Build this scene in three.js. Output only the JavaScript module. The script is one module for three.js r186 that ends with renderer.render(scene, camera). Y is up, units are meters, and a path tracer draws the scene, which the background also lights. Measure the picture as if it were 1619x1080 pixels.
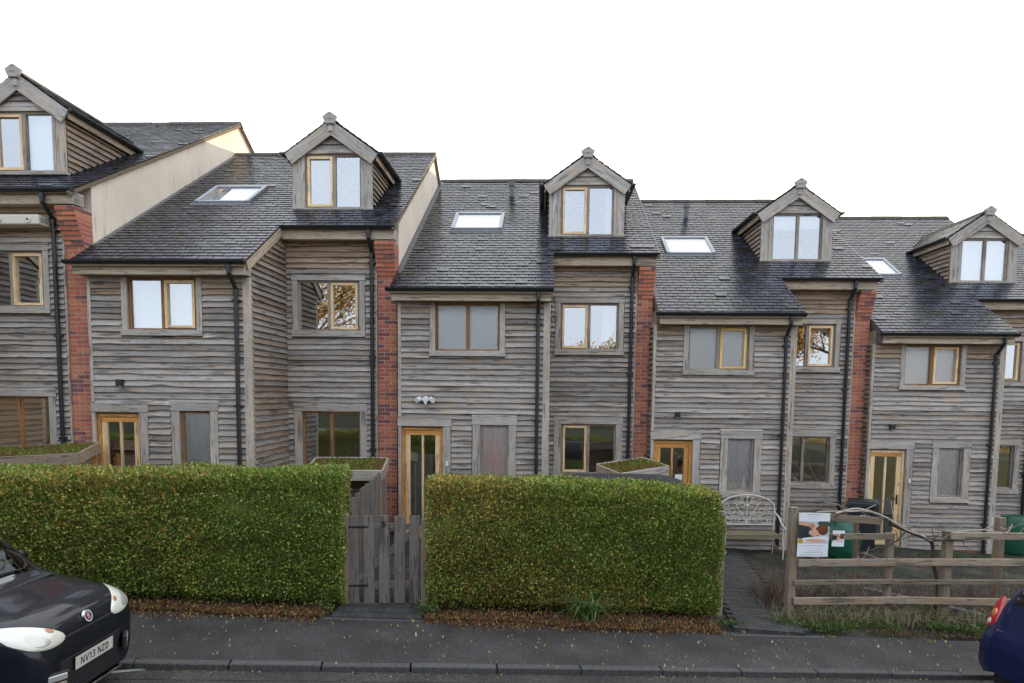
import * as THREE from 'three';
import { RoundedBoxGeometry } from 'three/addons/geometries/RoundedBoxGeometry.js';
import { mergeGeometries } from 'three/addons/utils/BufferGeometryUtils.js';
import { FontLoader } from 'three/addons/loaders/FontLoader.js';
import { TextGeometry } from 'three/addons/geometries/TextGeometry.js';

// ------------------------------------------------------------------ camera, sky, sun, exposure
const scene = new THREE.Scene();
const PPY = 714.13, FOCAL = 1080;                       // rising-front lens: principal point below the middle of the frame
const camera = new THREE.PerspectiveCamera(2 * Math.atan(PPY / FOCAL) * 180 / Math.PI, 1619 / (2 * PPY), 0.1, 400);
camera.setViewOffset(1619, 2 * PPY, 0, 0, 1619, 1080);
camera.position.set(0, 2.95, 0);
camera.up.set(-0.0147, 0.9963, -0.0849);
camera.lookAt(-0.0441, 2.95 - 0.0854, -0.9954);
camera.updateMatrixWorld();

const SUN_AZ = 0.36, SUN_EL = 0.165;                    // behind the terrace, low, a little to the right
const sunDir = new THREE.Vector3(Math.sin(SUN_AZ) * Math.cos(SUN_EL), Math.sin(SUN_EL), -Math.cos(SUN_AZ) * Math.cos(SUN_EL));
const sun = new THREE.DirectionalLight(new THREE.Color(1, 0.78, 0.5), 3.2);
sun.position.copy(sunDir).multiplyScalar(60);
sun.castShadow = true; sun.shadow.mapSize.set(2048, 2048);
Object.assign(sun.shadow.camera, { left: -35, right: 35, top: 35, bottom: -35, near: 1, far: 140 });
scene.add(sun, sun.target);

{ // a thin bright cloud veil: whiter and warmer towards the sun, pale blue away from it
  const w = 512, h = 256, d = new Float32Array(w * h * 4);
  for (let j = 0; j < h; j++) for (let i = 0; i < w; i++) {
    const el = ((j + 0.5) / h - 0.5) * Math.PI, az = ((i + 0.5) / w - 0.5) * 2 * Math.PI;
    const x = Math.cos(el) * Math.cos(az), y = Math.sin(el), z = Math.cos(el) * Math.sin(az);
    const c = x * sunDir.x + y * sunDir.y + z * sunDir.z;
    const near = Math.pow(Math.max(0, 0.5 + 0.5 * c), 1.6), glow = Math.pow(Math.max(0, c), 14);
    const streak = 0.03 * Math.sin(az * 7 + Math.sin(el * 9) * 2) * Math.cos(el);
    const hz = Math.exp(-Math.max(0, y) * 4);
    const o = (j * w + i) * 4;
    d[o] = 0.60 + 0.28 * near + 0.06 * hz + 0.30 * glow + streak;
    d[o + 1] = 0.69 + 0.20 * near + 0.03 * hz + 0.24 * glow + streak;
    d[o + 2] = 0.83 + 0.05 * near - 0.05 * hz + 0.08 * glow + streak;
    if (y < -0.02) { d[o] *= 0.35; d[o + 1] *= 0.35; d[o + 2] *= 0.35; }
    d[o + 3] = 1;
  }
  const t = new THREE.DataTexture(d, w, h, THREE.RGBAFormat, THREE.FloatType);
  t.mapping = THREE.EquirectangularReflectionMapping; t.magFilter = t.minFilter = THREE.LinearFilter; t.needsUpdate = true;
  scene.background = t; scene.environment = t;
}
const renderer = new THREE.WebGLRenderer({ antialias: true });
renderer.toneMapping = THREE.LinearToneMapping;
renderer.toneMappingExposure = 2.05;
renderer.shadowMap.enabled = true;

// ------------------------------------------------------------------ helpers
function rngOf(a) { return () => { a |= 0; a = a + 0x6D2B79F5 | 0; let t = Math.imul(a ^ a >>> 15, 1 | a); t = t + Math.imul(t ^ t >>> 7, 61 | t) ^ t; return ((t ^ t >>> 14) >>> 0) / 4294967296; }; }
const rnd = rngOf(77);
const R = (a, b) => a + (b - a) * rnd();
const pick = a => a[Math.floor(rnd() * a.length) % a.length];
const lerp = (a, b, t) => a + (b - a) * t, clamp = (x, a = 0, b = 1) => Math.min(b, Math.max(a, x));
const hashTab = new Float32Array(65536); { const r = rngOf(5); for (let i = 0; i < 65536; i++) hashTab[i] = r(); }
const hsh = (x, y) => hashTab[((x & 255) << 8) | (y & 255)];
function vn(x, y, px = 256, py = 256) { // tileable value noise
  const xi = Math.floor(x), yi = Math.floor(y), fx = x - xi, fy = y - yi, u = fx * fx * (3 - 2 * fx), v = fy * fy * (3 - 2 * fy);
  const x0 = ((xi % px) + px) % px, x1 = (x0 + 1) % px, y0 = ((yi % py) + py) % py, y1 = (y0 + 1) % py;
  return lerp(lerp(hsh(x0, y0), hsh(x1, y0), u), lerp(hsh(x0, y1), hsh(x1, y1), u), v);
}
function fbm(x, y, px, py, oct = 4) { let s = 0, a = 0.5, t = 0; for (let i = 0; i < oct; i++) { s += a * vn(x + i * 17, y + i * 31, px, py); t += a; x *= 2; y *= 2; px *= 2; py *= 2; a *= 0.5; } return s / t; }
const n3 = (x, y, z) => (vn(x + z * 7.3, y + z * 3.1) + vn(y + 50 + x * 0.31, z + x * 0.7) + vn(z + 90, x + 11 + y * 0.4)) / 3;
function tex(w, h, fn, srgb = true) {
  const d = new Uint8Array(w * h * 4);
  for (let j = 0; j < h; j++) for (let i = 0; i < w; i++) { const c = fn(i / w, j / h), o = (j * w + i) * 4; d[o] = clamp(c[0]) * 255; d[o + 1] = clamp(c[1]) * 255; d[o + 2] = clamp(c[2]) * 255; d[o + 3] = 255; }
  const t = new THREE.DataTexture(d, w, h); t.wrapS = t.wrapT = THREE.RepeatWrapping; t.magFilter = THREE.LinearFilter; t.minFilter = THREE.LinearMipmapLinearFilter; t.generateMipmaps = true;
  if (srgb) t.colorSpace = THREE.SRGBColorSpace; t.needsUpdate = true; return t;
}
const g3 = v => [v, v, v];
const used = {};
function numbered(n) { const k = used[n] = (used[n] ?? -1) + 1; return k ? `${n}_${String(k).padStart(3, '0')}` : n; }
function put(parent, name, geo, mat) { const m = new THREE.Mesh(geo, mat); m.name = parent === scene ? numbered(name) : name; m.castShadow = m.receiveShadow = true; parent.add(m); return m; }
function grp(parent, name) { const g = new THREE.Group(); g.name = parent === scene ? numbered(name) : name; parent.add(g); return g; }
function tag(o, label, category, group) { o.userData.label = label; o.userData.category = category; if (group) o.userData.group = group; return o; }
function struct(name, geo, mat) { const m = put(scene, name, geo, mat); m.userData.kind = 'structure'; return m; }
// uv in metres, grain (u) along the longest side
function uvBox(g, w, h, d, ou = rnd() * 3, ov = rnd() * 3) {
  const p = g.attributes.position, n = g.attributes.normal, uv = new Float32Array(p.count * 2), L = w >= h && w >= d ? 0 : h >= d ? 1 : 2;
  for (let i = 0; i < p.count; i++) {
    const c = [p.getX(i), p.getY(i), p.getZ(i)], a = [Math.abs(n.getX(i)), Math.abs(n.getY(i)), Math.abs(n.getZ(i))];
    const k = a[0] > a[1] && a[0] > a[2] ? 0 : a[1] > a[2] ? 1 : 2, r = [0, 1, 2].filter(q => q !== k), al = r.includes(L) ? L : r[0], ot = r.find(q => q !== al);
    uv[2 * i] = c[al] + ou; uv[2 * i + 1] = c[ot] + ov;
  }
  g.setAttribute('uv', new THREE.BufferAttribute(uv, 2)); return g;
}
function bxg(x0, x1, y0, y1, z0, z1, b = 0.004) { // chamfered box between two corners
  const w = x1 - x0, h = y1 - y0, d = z1 - z0;
  let g = b > 0 ? new RoundedBoxGeometry(w, h, d, 1, Math.min(b, w * 0.45, h * 0.45, d * 0.45)) : new THREE.BoxGeometry(w, h, d);
  if (g.index) g = g.toNonIndexed();
  uvBox(g, w, h, d); g.translate((x0 + x1) / 2, (y0 + y1) / 2, (z0 + z1) / 2); return g;
}
function strip(g) { for (const k of Object.keys(g.attributes)) if (!['position', 'normal', 'uv'].includes(k)) g.deleteAttribute(k); return g; }
function merge(list) { return mergeGeometries(list.map(g => strip(g.index ? g.toNonIndexed() : g))); }
const bxs = (arr, b) => merge(arr.map(a => bxg(...a, b)));
function box(parent, name, mat, x0, x1, y0, y1, z0, z1, b) { return put(parent, name, bxg(x0, x1, y0, y1, z0, z1, b), mat); }
function tube(pts, r, rs = 8, seg) { const c = new THREE.CatmullRomCurve3(pts.map(p => new THREE.Vector3(...p)), false, 'centripetal'); return new THREE.TubeGeometry(c, seg ?? Math.max(2, pts.length * 3), r, rs, false).toNonIndexed(); }
function polyTube(pts, r, rs = 8) { // straight joints
  const gs = []; for (let i = 0; i + 1 < pts.length; i++) { const a = new THREE.Vector3(...pts[i]), b = new THREE.Vector3(...pts[i + 1]), d = b.clone().sub(a), g = new THREE.CylinderGeometry(r, r, d.length() + r * 0.5, rs); g.applyQuaternion(new THREE.Quaternion().setFromUnitVectors(new THREE.Vector3(0, 1, 0), d.normalize())); g.translate((a.x + b.x) / 2, (a.y + b.y) / 2, (a.z + b.z) / 2); gs.push(g); }
  return merge(gs);
}
function lin(...c) { return new THREE.Color().setRGB(...c); }
function quadStrip(rows, uvs) { // rows: array of arrays of [x,y,z], outward by right-hand rule along (col, row)
  const P = [], U = [], I = [], nc = rows[0].length;
  rows.forEach((r, j) => r.forEach((p, i) => { P.push(...p); U.push(...(uvs ? uvs[j][i] : [i, j])); }));
  for (let j = 0; j + 1 < rows.length; j++) for (let i = 0; i + 1 < nc; i++) { const a = j * nc + i, b = a + 1, c = a + nc, d = c + 1; I.push(a, b, d, a, d, c); }
  const g = new THREE.BufferGeometry(); g.setAttribute('position', new THREE.Float32BufferAttribute(P, 3)); g.setAttribute('uv', new THREE.Float32BufferAttribute(U, 2)); g.setIndex(I); g.computeVertexNormals(); return g;
}

// ------------------------------------------------------------------ materials
const M = {};
const oakTex = tex(1024, 1024, (u, v) => { // weathered oak, 2 m x 1 m of grain running along u
  const g = fbm(u * 6, v * 150, 6, 150, 3), f = fbm(u * 40, v * 400, 40, 400, 2), big = fbm(u * 5, v * 12, 5, 12, 3), st = fbm(u * 9 + 3, v * 26, 9, 26, 3);
  let c = 0.73 + (g - 0.5) * 0.18 + (f - 0.5) * 0.22 + (big - 0.5) * 0.15;
  const crack = vn(u * 10, v * 220, 10, 220); if (crack > 0.86) c -= (crack - 0.86) * 2.2;
  const brown = clamp((st - 0.5) * 2.6); const bl = fbm(u * 7 + 1, v * 44, 7, 44, 3); if (bl > 0.64) c -= Math.min(0.20, (bl - 0.64) * 2.6) * (0.5 + f);
  return [c * (1 + 0.06 * brown), c * (0.985 - 0.03 * brown), c * (0.965 - 0.13 * brown)];
});
const oakBump = tex(512, 512, (u, v) => g3(fbm(u * 6, v * 150, 6, 150, 3) * 0.7 + fbm(u * 40, v * 200, 40, 200, 2) * 0.3), false);
const rep = (t, a, b) => { const c = t.clone(); c.repeat.set(a, b); c.needsUpdate = true; return c; };
const oakMap = rep(oakTex, 0.5, 1), oakB = rep(oakBump, 0.5, 1);
const wood = (r, g, b, rough = 0.85, bs = 0.0025) => new THREE.MeshStandardMaterial({ color: lin(r, g, b), map: oakMap, bumpMap: oakB, bumpScale: bs, roughness: rough });
M.board = [wood(0.74, 0.68, 0.645), wood(0.90, 0.845, 0.81), wood(0.60, 0.55, 0.52), wood(0.78, 0.70, 0.64), wood(0.70, 0.66, 0.64), wood(0.50, 0.45, 0.42)];
M.boardBrown = [wood(0.74, 0.56, 0.41), wood(0.66, 0.50, 0.37), wood(0.80, 0.63, 0.48)];
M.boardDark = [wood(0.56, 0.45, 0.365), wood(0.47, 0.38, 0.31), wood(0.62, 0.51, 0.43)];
M.trim = [wood(0.94, 0.89, 0.85), wood(0.84, 0.79, 0.75), wood(0.98, 0.91, 0.83)];
M.beam = wood(0.98, 0.83, 0.66);
M.post = wood(1.0, 0.91, 0.81);
M.frameBrown = wood(0.62, 0.33, 0.15);
M.frameGrey = wood(0.72, 0.63, 0.55);
M.honey = wood(1.85, 1.40, 0.84, 0.5, 0.0006);
M.honeyY = wood(1.8, 1.2, 0.42, 0.5, 0.0006);
M.door = wood(1.35, 0.66, 0.19, 0.45, 0.0006);
M.doorPale = wood(1.65, 1.2, 0.72, 0.5, 0.0006);
M.fence = wood(0.60, 0.49, 0.37);
M.fenceGrey = wood(0.38, 0.345, 0.325, 0.9);
M.plinthWood = wood(0.4, 0.3, 0.22);
const speck = tex(256, 256, (u, v) => g3(0.72 + 0.36 * (fbm(u * 24, v * 24, 24, 24, 3) - 0.5) + 0.24 * (vn(u * 128, v * 128, 128, 128) - 0.5)));
const speckB = tex(256, 256, (u, v) => g3(fbm(u * 32, v * 32, 32, 32, 3)), false);
const brickM = (r, g, b) => new THREE.MeshStandardMaterial({ color: lin(r, g, b), map: rep(speck, 4, 4), bumpMap: rep(speckB, 5, 5), bumpScale: 0.003, roughness: 0.9 });
M.brick = [brickM(1.02, 0.31, 0.165), brickM(1.12, 0.37, 0.185), brickM(0.86, 0.26, 0.155), brickM(1.2, 0.43, 0.21), brickM(0.50, 0.185, 0.165), brickM(0.95, 0.28, 0.16)];
M.mortar = new THREE.MeshStandardMaterial({ color: lin(0.98, 0.86, 0.78), map: rep(speck, 6, 6), roughness: 0.95 });
const slateTex = tex(512, 512, (u, v) => { const a = fbm(u * 10, v * 10, 10, 10, 4), b = vn(u * 100, v * 100, 100, 100), l = fbm(u * 30 + 5, v * 30, 30, 30, 2); let c = 0.52 + (a - 0.5) * 0.5 + (b - 0.5) * 0.14; const li = clamp((l - 0.66) * 5); return [c + li * 0.12, c + li * 0.13, c + li * 0.06]; });
const slateR = tex(256, 256, (u, v) => g3(0.55 + (fbm(u * 12, v * 12, 12, 12, 3) - 0.5) * 0.55), false);
const slateM = (r, g, b, ro, vc) => new THREE.MeshStandardMaterial({ color: lin(r, g, b), map: rep(slateTex, 0.8, 0.8), roughness: ro, roughnessMap: rep(slateR, 1.1, 1.1), bumpMap: rep(slateTex, 0.8, 0.8), bumpScale: 0.002, vertexColors: !!vc });
const slatePal = [[0.13, 0.135, 0.195], [0.095, 0.10, 0.15], [0.18, 0.18, 0.245], [0.065, 0.07, 0.095], [0.145, 0.13, 0.18], [0.10, 0.115, 0.09]];
M.slate = slatePal.map(c => slateM(...c, 0.50));
M.slateVC = slateM(1, 1, 1, 0.50, true);
M.ridge = new THREE.MeshStandardMaterial({ color: lin(0.20, 0.17, 0.14), map: rep(slateTex, 2, 2), roughness: 0.85 });
M.verge = new THREE.MeshStandardMaterial({ color: lin(0.42, 0.33, 0.22), map: rep(speck, 3, 3), bumpMap: rep(speckB, 4, 4), bumpScale: 0.006, roughness: 0.95 });
M.render = new THREE.MeshStandardMaterial({ color: lin(0.97, 0.84, 0.70), map: rep(tex(512, 512, (u, v) => { const a = fbm(u * 5, v * 5, 5, 5, 4), s = fbm(u * 36, v * 4, 36, 4, 3), k = clamp((s - 0.60) * 3) * clamp((fbm(u * 6, v * 6, 6, 6, 2) - 0.4) * 3); const c = 0.93 + (a - 0.5) * 0.1; return [c - k * 0.22, c - k * 0.27, c - k * 0.30]; }), 0.33, 0.33), bumpMap: rep(speckB, 6, 6), bumpScale: 0.0015, roughness: 0.92 });
M.black = new THREE.MeshStandardMaterial({ color: lin(0.018, 0.019, 0.022), roughness: 0.38 });
M.lead = new THREE.MeshStandardMaterial({ color: lin(0.27, 0.28, 0.30), roughness: 0.55, map: rep(speck, 2, 2) });
M.alu = new THREE.MeshStandardMaterial({ color: lin(0.33, 0.35, 0.38), roughness: 0.4, metalness: 0.3 });
M.inner = new THREE.MeshStandardMaterial({ color: lin(0.52, 0.47, 0.40), roughness: 0.95 });
M.core = new THREE.MeshStandardMaterial({ color: lin(0.30, 0.22, 0.15), roughness: 1 });
M.white = new THREE.MeshStandardMaterial({ color: lin(0.78, 0.78, 0.76), roughness: 0.5 });
M.blind = new THREE.MeshStandardMaterial({ color: lin(0.80, 0.79, 0.75), roughness: 0.9 });
M.blindBeige = new THREE.MeshStandardMaterial({ color: lin(0.62, 0.52, 0.40), roughness: 0.9 });
M.curtain = new THREE.MeshStandardMaterial({ color: lin(0.72, 0.66, 0.54), roughness: 0.95 });
M.glass = new THREE.MeshPhysicalMaterial({ color: lin(0.93, 0.96, 1.0), transmission: 1, thickness: 0, roughness: 0.012, metalness: 0, ior: 3.6 });
const frostB = tex(256, 256, (u, v) => g3(fbm(u * 26, v * 26, 26, 26, 2)), false);
M.frost = new THREE.MeshPhysicalMaterial({ color: lin(0.85, 0.86, 0.86), transmission: 1, thickness: 0, roughness: 0.22, metalness: 0, ior: 3.0, bumpMap: rep(frostB, 3.2, 3.2), bumpScale: 0.006 });


M.redCurtain = new THREE.MeshStandardMaterial({ color: lin(0.75, 0.17, 0.04), roughness: 0.9 });
M.olive = new THREE.MeshStandardMaterial({ color: lin(0.22, 0.15, 0.05), roughness: 0.9 });
M.plum = new THREE.MeshStandardMaterial({ color: lin(0.07, 0.02, 0.03), roughness: 0.9 });
M.greenCurtain = new THREE.MeshStandardMaterial({ color: lin(0.03, 0.13, 0.08), roughness: 0.9 });
M.moss = [0, 1, 2].map(i => new THREE.MeshStandardMaterial({ color: [lin(0.10, 0.12, 0.02), lin(0.17, 0.16, 0.03), lin(0.15, 0.09, 0.03)][i], roughness: 1 }));
// ------------------------------------------------------------------ ground levels
const gy = x => -0.055 * x;                             // the street falls to the right
const zKerb = x => -(7.115 + 0.17 * x), zBack = x => -(8.53 + 0.119 * x), zBound = x => -(9.08 + 0.155 * x);
function sheet(zs, x0, x1, nx, off, us = 1) { // strip of ground between lines z = f(x)
  const rows = [], uvs = [];
  zs.forEach((f, j) => { rows.push([]); uvs.push([]); for (let i = 0; i <= nx; i++) { const x = lerp(x0, x1, i / nx), z = f(x); rows[j].push([x, gy(x) + (typeof off === 'function' ? off(j, x) : off), z]); uvs[j].push([x * us, z * us]); } });
  return quadStrip(rows, uvs);
}
const asphTex = tex(1024, 1024, (u, v) => { const a = fbm(u * 6, v * 6, 6, 6, 4), s = vn(u * 256, v * 256, 256, 256), s2 = vn(u * 170 + 9, v * 170, 170, 170); let c = 0.50 + (a - 0.5) * 0.30 + (s - 0.5) * 0.34; if (s2 > 0.88) c += 0.22; return [c * 1.02, c, c * 0.985]; });
const asphB = tex(512, 512, (u, v) => g3(0.6 * vn(u * 200, v * 200, 200, 200) + 0.4 * fbm(u * 60, v * 60, 60, 60, 2)), false);
M.pave = new THREE.MeshStandardMaterial({ color: lin(0.165, 0.16, 0.16), map: rep(asphTex, 0.45, 0.45), bumpMap: rep(asphB, 1.4, 1.4), bumpScale: 0.006, roughness: 0.72 });
M.road = new THREE.MeshStandardMaterial({ color: lin(0.205, 0.20, 0.195), map: rep(asphTex, 0.6, 0.6), bumpMap: rep(asphB, 1.1, 1.1), bumpScale: 0.010, roughness: 0.8 });
M.soil = new THREE.MeshStandardMaterial({ color: lin(0.19, 0.155, 0.125), map: rep(tex(512, 512, (u, v) => { const a = fbm(u * 8, v * 8, 8, 8, 4), s = vn(u * 128, v * 128, 128, 128), m = clamp((fbm(u * 5 + 2, v * 5, 5, 5, 3) - 0.5) * 4); const c = 0.55 + (a - 0.5) * 0.6 + (s - 0.5) * 0.35; return [c * (1 - 0.25 * m), c * (1 + 0.05 * m), c * (0.95 - 0.2 * m)]; }), 0.5, 0.5), bumpMap: rep(asphB, 0.8, 0.8), bumpScale: 0.03, roughness: 0.95 });
M.kerb = [0.165, 0.148, 0.18].map(k => new THREE.MeshStandardMaterial({ color: lin(k, k * 0.96, k * 0.92), map: rep(speck, 3, 3), bumpMap: rep(speckB, 5, 5), bumpScale: 0.004, roughness: 0.88 }));
M.gravel = new THREE.MeshStandardMaterial({ color: lin(0.20, 0.19, 0.18), map: rep(asphTex, 0.4, 0.4), bumpMap: rep(asphB, 1, 1), bumpScale: 0.01, roughness: 0.9 });
struct('ground', sheet([() => 90, () => -120], -90, 90, 12, -0.22, 1), M.soil);
struct('road', sheet([x => zKerb(x) + 4.4, x => zKerb(x) - 0.02], -40, 40, 40, -0.06), M.road);
struct('grass_bank', sheet([() => 30, () => 6, x => zKerb(x) + 6.0, x => zKerb(x) + 5.1, x => zKerb(x) + 4.4], -40, 40, 60, (j, x) => [1.6, 1.6, 1.35 + 0.15 * vn(x, 5), 0.7 + 0.2 * vn(x * 1.3, 8), -0.06][j]), new THREE.MeshStandardMaterial({ color: lin(0.07, 0.075, 0.03), map: rep(speck, 2, 2), roughness: 1 }));
struct('gutter_channel', sheet([x => zKerb(x) + 0.24, x => zKerb(x) - 0.01], -40, 40, 40, -0.056), M.gravel);
struct('pavement', sheet([x => zKerb(x) - 0.12, x => zBack(x) - 0.02], -40, 40, 40, 0), M.pave);
struct('garden_soil', sheet([x => zBack(x) + 0.03, x => zBound(x), x => zBound(x) - 1.2, x => -(12.4 + 0.255 * x), x => -(40 + 0.2 * x)], -40, 40, 60, (j, x) => [-0.03, 0.012, 0.03, 0.09, 0.09][j]), M.soil);
{ // kerb stones, worn and nearly flush
  const k = new THREE.Group(); k.name = 'kerb'; k.userData.kind = 'structure'; scene.add(k);
  const ang = Math.atan(0.17), st = 0.915 * Math.cos(ang);
  for (let i = -9; i <= 11; i++) {
    const x = i * st, m = put(k, 'kerb_stone', bxg(-0.451, 0.451, -0.2, 0, -0.0625, 0.0625, 0.012), pick(M.kerb));
    m.position.set(x, gy(x) + 0.004 + R(-0.003, 0.003), zKerb(x) - 0.06 + R(-0.006, 0.006)); m.rotation.set(0, ang + R(-0.004, 0.004), 0); m.rotation.order = 'YZX'; m.rotation.z = -Math.atan(0.055) * Math.cos(ang) + R(-0.003, 0.003);
  }
}

// ------------------------------------------------------------------ cladding boards
function boardGeo(len, e, rough = 1) { // waney feather-edge board: thin at the top, thick and uneven at the lower edge
  const n = Math.max(2, Math.min(10, Math.round(len / 0.28))), ph = rnd() * 90, amp = R(0.003, 0.0085) * rough, sag = R(-0.003, 0.003) * rough, t = R(0.044, 0.060);
  const rows = [[], [], []], uvs = [[], [], []], ou = rnd() * 2, ov = rnd();
  const notch = rnd() < 0.4 ? rnd() * len : -9, nw = R(0.12, 0.35), nd = R(0.008, 0.018) * rough;
  for (let i = 0; i <= n; i++) {
    const x = len * i / n, w = (vn(x * 2.3 + ph, ph) - 0.5) * 2 * amp + (vn(x * 7 + ph, ph + 9) - 0.5) * amp + sag * Math.sin(x * 1.3 + ph);
    const dip = Math.abs(x - notch) < nw ? nd * (0.5 + 0.5 * Math.cos((x - notch) / nw * Math.PI)) : 0, yb = w + dip, tz = t + (vn(x * 1.7 + ph, 4) - 0.5) * 0.010 * rough;
    rows[0].push([x, yb + 0.002, 0]); rows[1].push([x, yb, tz]); rows[2].push([x, e + 0.030, -0.002]);
    uvs[0].push([x + ou, ov - 0.02]); uvs[1].push([x + ou, ov]); uvs[2].push([x + ou, ov + e]);
  }
  const a = quadStrip([rows[0], rows[1]], [uvs[0], uvs[1]]), b = quadStrip([rows[1], rows[2]], [uvs[1], uvs[2]]);
  const end = (i) => { const g = new THREE.BufferGeometry(); const p = i ? [rows[0][i], rows[2][i], rows[1][i]] : [rows[0][0], rows[1][0], rows[2][0]]; g.setAttribute('position', new THREE.Float32BufferAttribute(p.flat(), 3)); g.setAttribute('uv', new THREE.Float32BufferAttribute([ou, ov, ou + 0.02, ov, ou, ov + e], 2)); g.computeVertexNormals(); return g; };
  return merge([a, b, end(0), end(n)]);
}
function board(parent, mats, x, y, z, len, e, dir, rough) {
  if (len < 0.03) return;
  const m = put(parent, 'cladding_board', boardGeo(len, e, rough), pick(mats)); m.position.set(x, y, z);
  if (dir === 'right') m.rotation.y = Math.PI / 2; else if (dir === 'left') m.rotation.y = -Math.PI / 2;
  return m;
}
function cladFront(parent, x0, x1, y0, y1, z, holes, matsAt, e0 = 0.101) {
  const n = Math.round((y1 - y0) / e0), e = (y1 - y0) / n;
  for (let r = 0; r < n; r++) {
    const ya = y0 + r * e, yc = ya + e * 0.5; let segs = [[x0, x1]];
    for (const h of holes) if (yc > h[2] && yc < h[3]) { const ns = []; for (const s of segs) { if (h[1] <= s[0] || h[0] >= s[1]) ns.push(s); else { if (h[0] - s[0] > 0.02) ns.push([s[0], h[0]]); if (s[1] - h[1] > 0.02) ns.push([h[1], s[1]]); } } segs = ns; }
    for (const h of holes) if (yc > h[2] && yc < h[3]) { const hx0 = Math.max(x0, h[0]), hx1 = Math.min(x1, h[1]); if (ya + e > h[3] + 0.012) board(parent, matsAt(yc), hx0, h[3], z, hx1 - hx0, ya + e - h[3], 'front', 0.3); if (ya < h[2] - 0.012) { const q = board(parent, matsAt(yc), hx0, ya, z, hx1 - hx0, h[2] - ya - 0.025, 'front', 0.6); } }
    for (const s of segs) board(parent, matsAt(yc), s[0], ya + R(-0.004, 0.004), z + R(0, 0.003), s[1] - s[0], e, 'front');
  }
}
// ------------------------------------------------------------------ windows and doors
// cfg: opening x0..x1, y0..y1 in wall plane z; trims [left,right,head,sill]; lights [{a,b,sash,glass,back}]
function makeWindow(parent, z, c) {
  const { x0, x1, y0, y1 } = c, T = c.trim, f = 0.035, wd = 0.10;
  const w = put(parent, 'window', bxs([[x0, x0 + f, y0, y1, z - wd, z - 0.012], [x1 - f, x1, y0, y1, z - wd, z - 0.012], [x0 + f, x1 - f, y1 - f, y1, z - wd, z - 0.012], [x0 + f, x1 - f, y0, y0 + 0.03, z - wd, z - 0.012]], 0.003), c.frame);
  if (T) {
    const tp = 0.045;
    if (T[0]) box(w, 'architrave', pick(M.trim), x0 - T[0], x0 - 0.002, y0 - (T[3] ? 0 : 0.02), y1 + (T[2] ? 0 : 0.01), z, z + tp);
    if (T[1]) box(w, 'architrave', pick(M.trim), x1 + 0.002, x1 + T[1], y0 - (T[3] ? 0 : 0.02), y1 + (T[2] ? 0 : 0.01), z, z + tp);
    if (T[2]) box(w, 'window_head', pick(M.trim), x0 - (T[0] || 0) - 0.012, x1 + (T[1] || 0) + 0.012, y1 + 0.002, y1 + T[2], z, z + tp + 0.008);
    if (T[3]) box(w, 'sill', pick(M.trim), x0 - (T[0] || 0) - 0.01, x1 + (T[1] || 0) + 0.01, y0 - T[3], y0 - 0.002, z - 0.03, z + tp + 0.035, 0.006);
  }
  const L = c.lights, ya = y0 + 0.03, yb = y1 - f;
  L.forEach((l, i) => {
    const a = l.a, b = l.b, g = l.glass || M.glass;
    if (i) box(w, 'mullion', l.mull || c.frame, L[i - 1].b, a, ya, yb, z - wd, z - 0.006);
    let s = 0;
    if (l.sash) { s = 0.048; put(w, 'sash', bxs([[a + 0.003, a + s, ya + 0.003, yb - 0.003, z - 0.075, z + 0.004], [b - s, b - 0.003, ya + 0.003, yb - 0.003, z - 0.075, z + 0.004], [a + s, b - s, yb - s, yb - 0.003, z - 0.075, z + 0.003], [a + s, b - s, ya + 0.003, ya + s, z - 0.075, z + 0.003]], 0.003), l.sash); }
    const gl = put(w, 'pane', new THREE.BoxGeometry(b - a - 2 * s, yb - ya - 2 * s, 0.006), g); gl.position.set((a + b) / 2, (ya + yb) / 2, z - 0.05); gl.geometry.rotateX(R(-0.003, 0.003)); gl.geometry.rotateY(R(-0.004, 0.004));
    { const q = gl.geometry, p = q.attributes.position, uv = []; for (let k = 0; k < p.count; k++) uv.push(p.getX(k), p.getY(k)); q.setAttribute('uv', new THREE.Float32BufferAttribute(uv, 2)); }
    if (l.blind) { const h = (yb - ya) * (l.drop ?? 1); box(w, 'roller_blind', l.blind, a - 0.01, b + 0.01, yb - h, yb, z - 0.145, z - 0.14, 0); }
    if (l.curtain) { const pts = []; for (let k = 0; k <= 24; k++) pts.push(k / 24); const ca = a + (b - a) * l.curtain[0], cb = a + (b - a) * l.curtain[1]; put(w, 'curtain', quadStrip([pts.map(t => [lerp(ca, cb, t), ya - 0.05, z - 0.18 + 0.02 * Math.sin(t * 30)]), pts.map(t => [lerp(ca, cb, t), yb + 0.02, z - 0.18 + 0.02 * Math.sin(t * 30)])]), l.curtainMat || M.curtain); }
  });
  return w;
}
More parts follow.
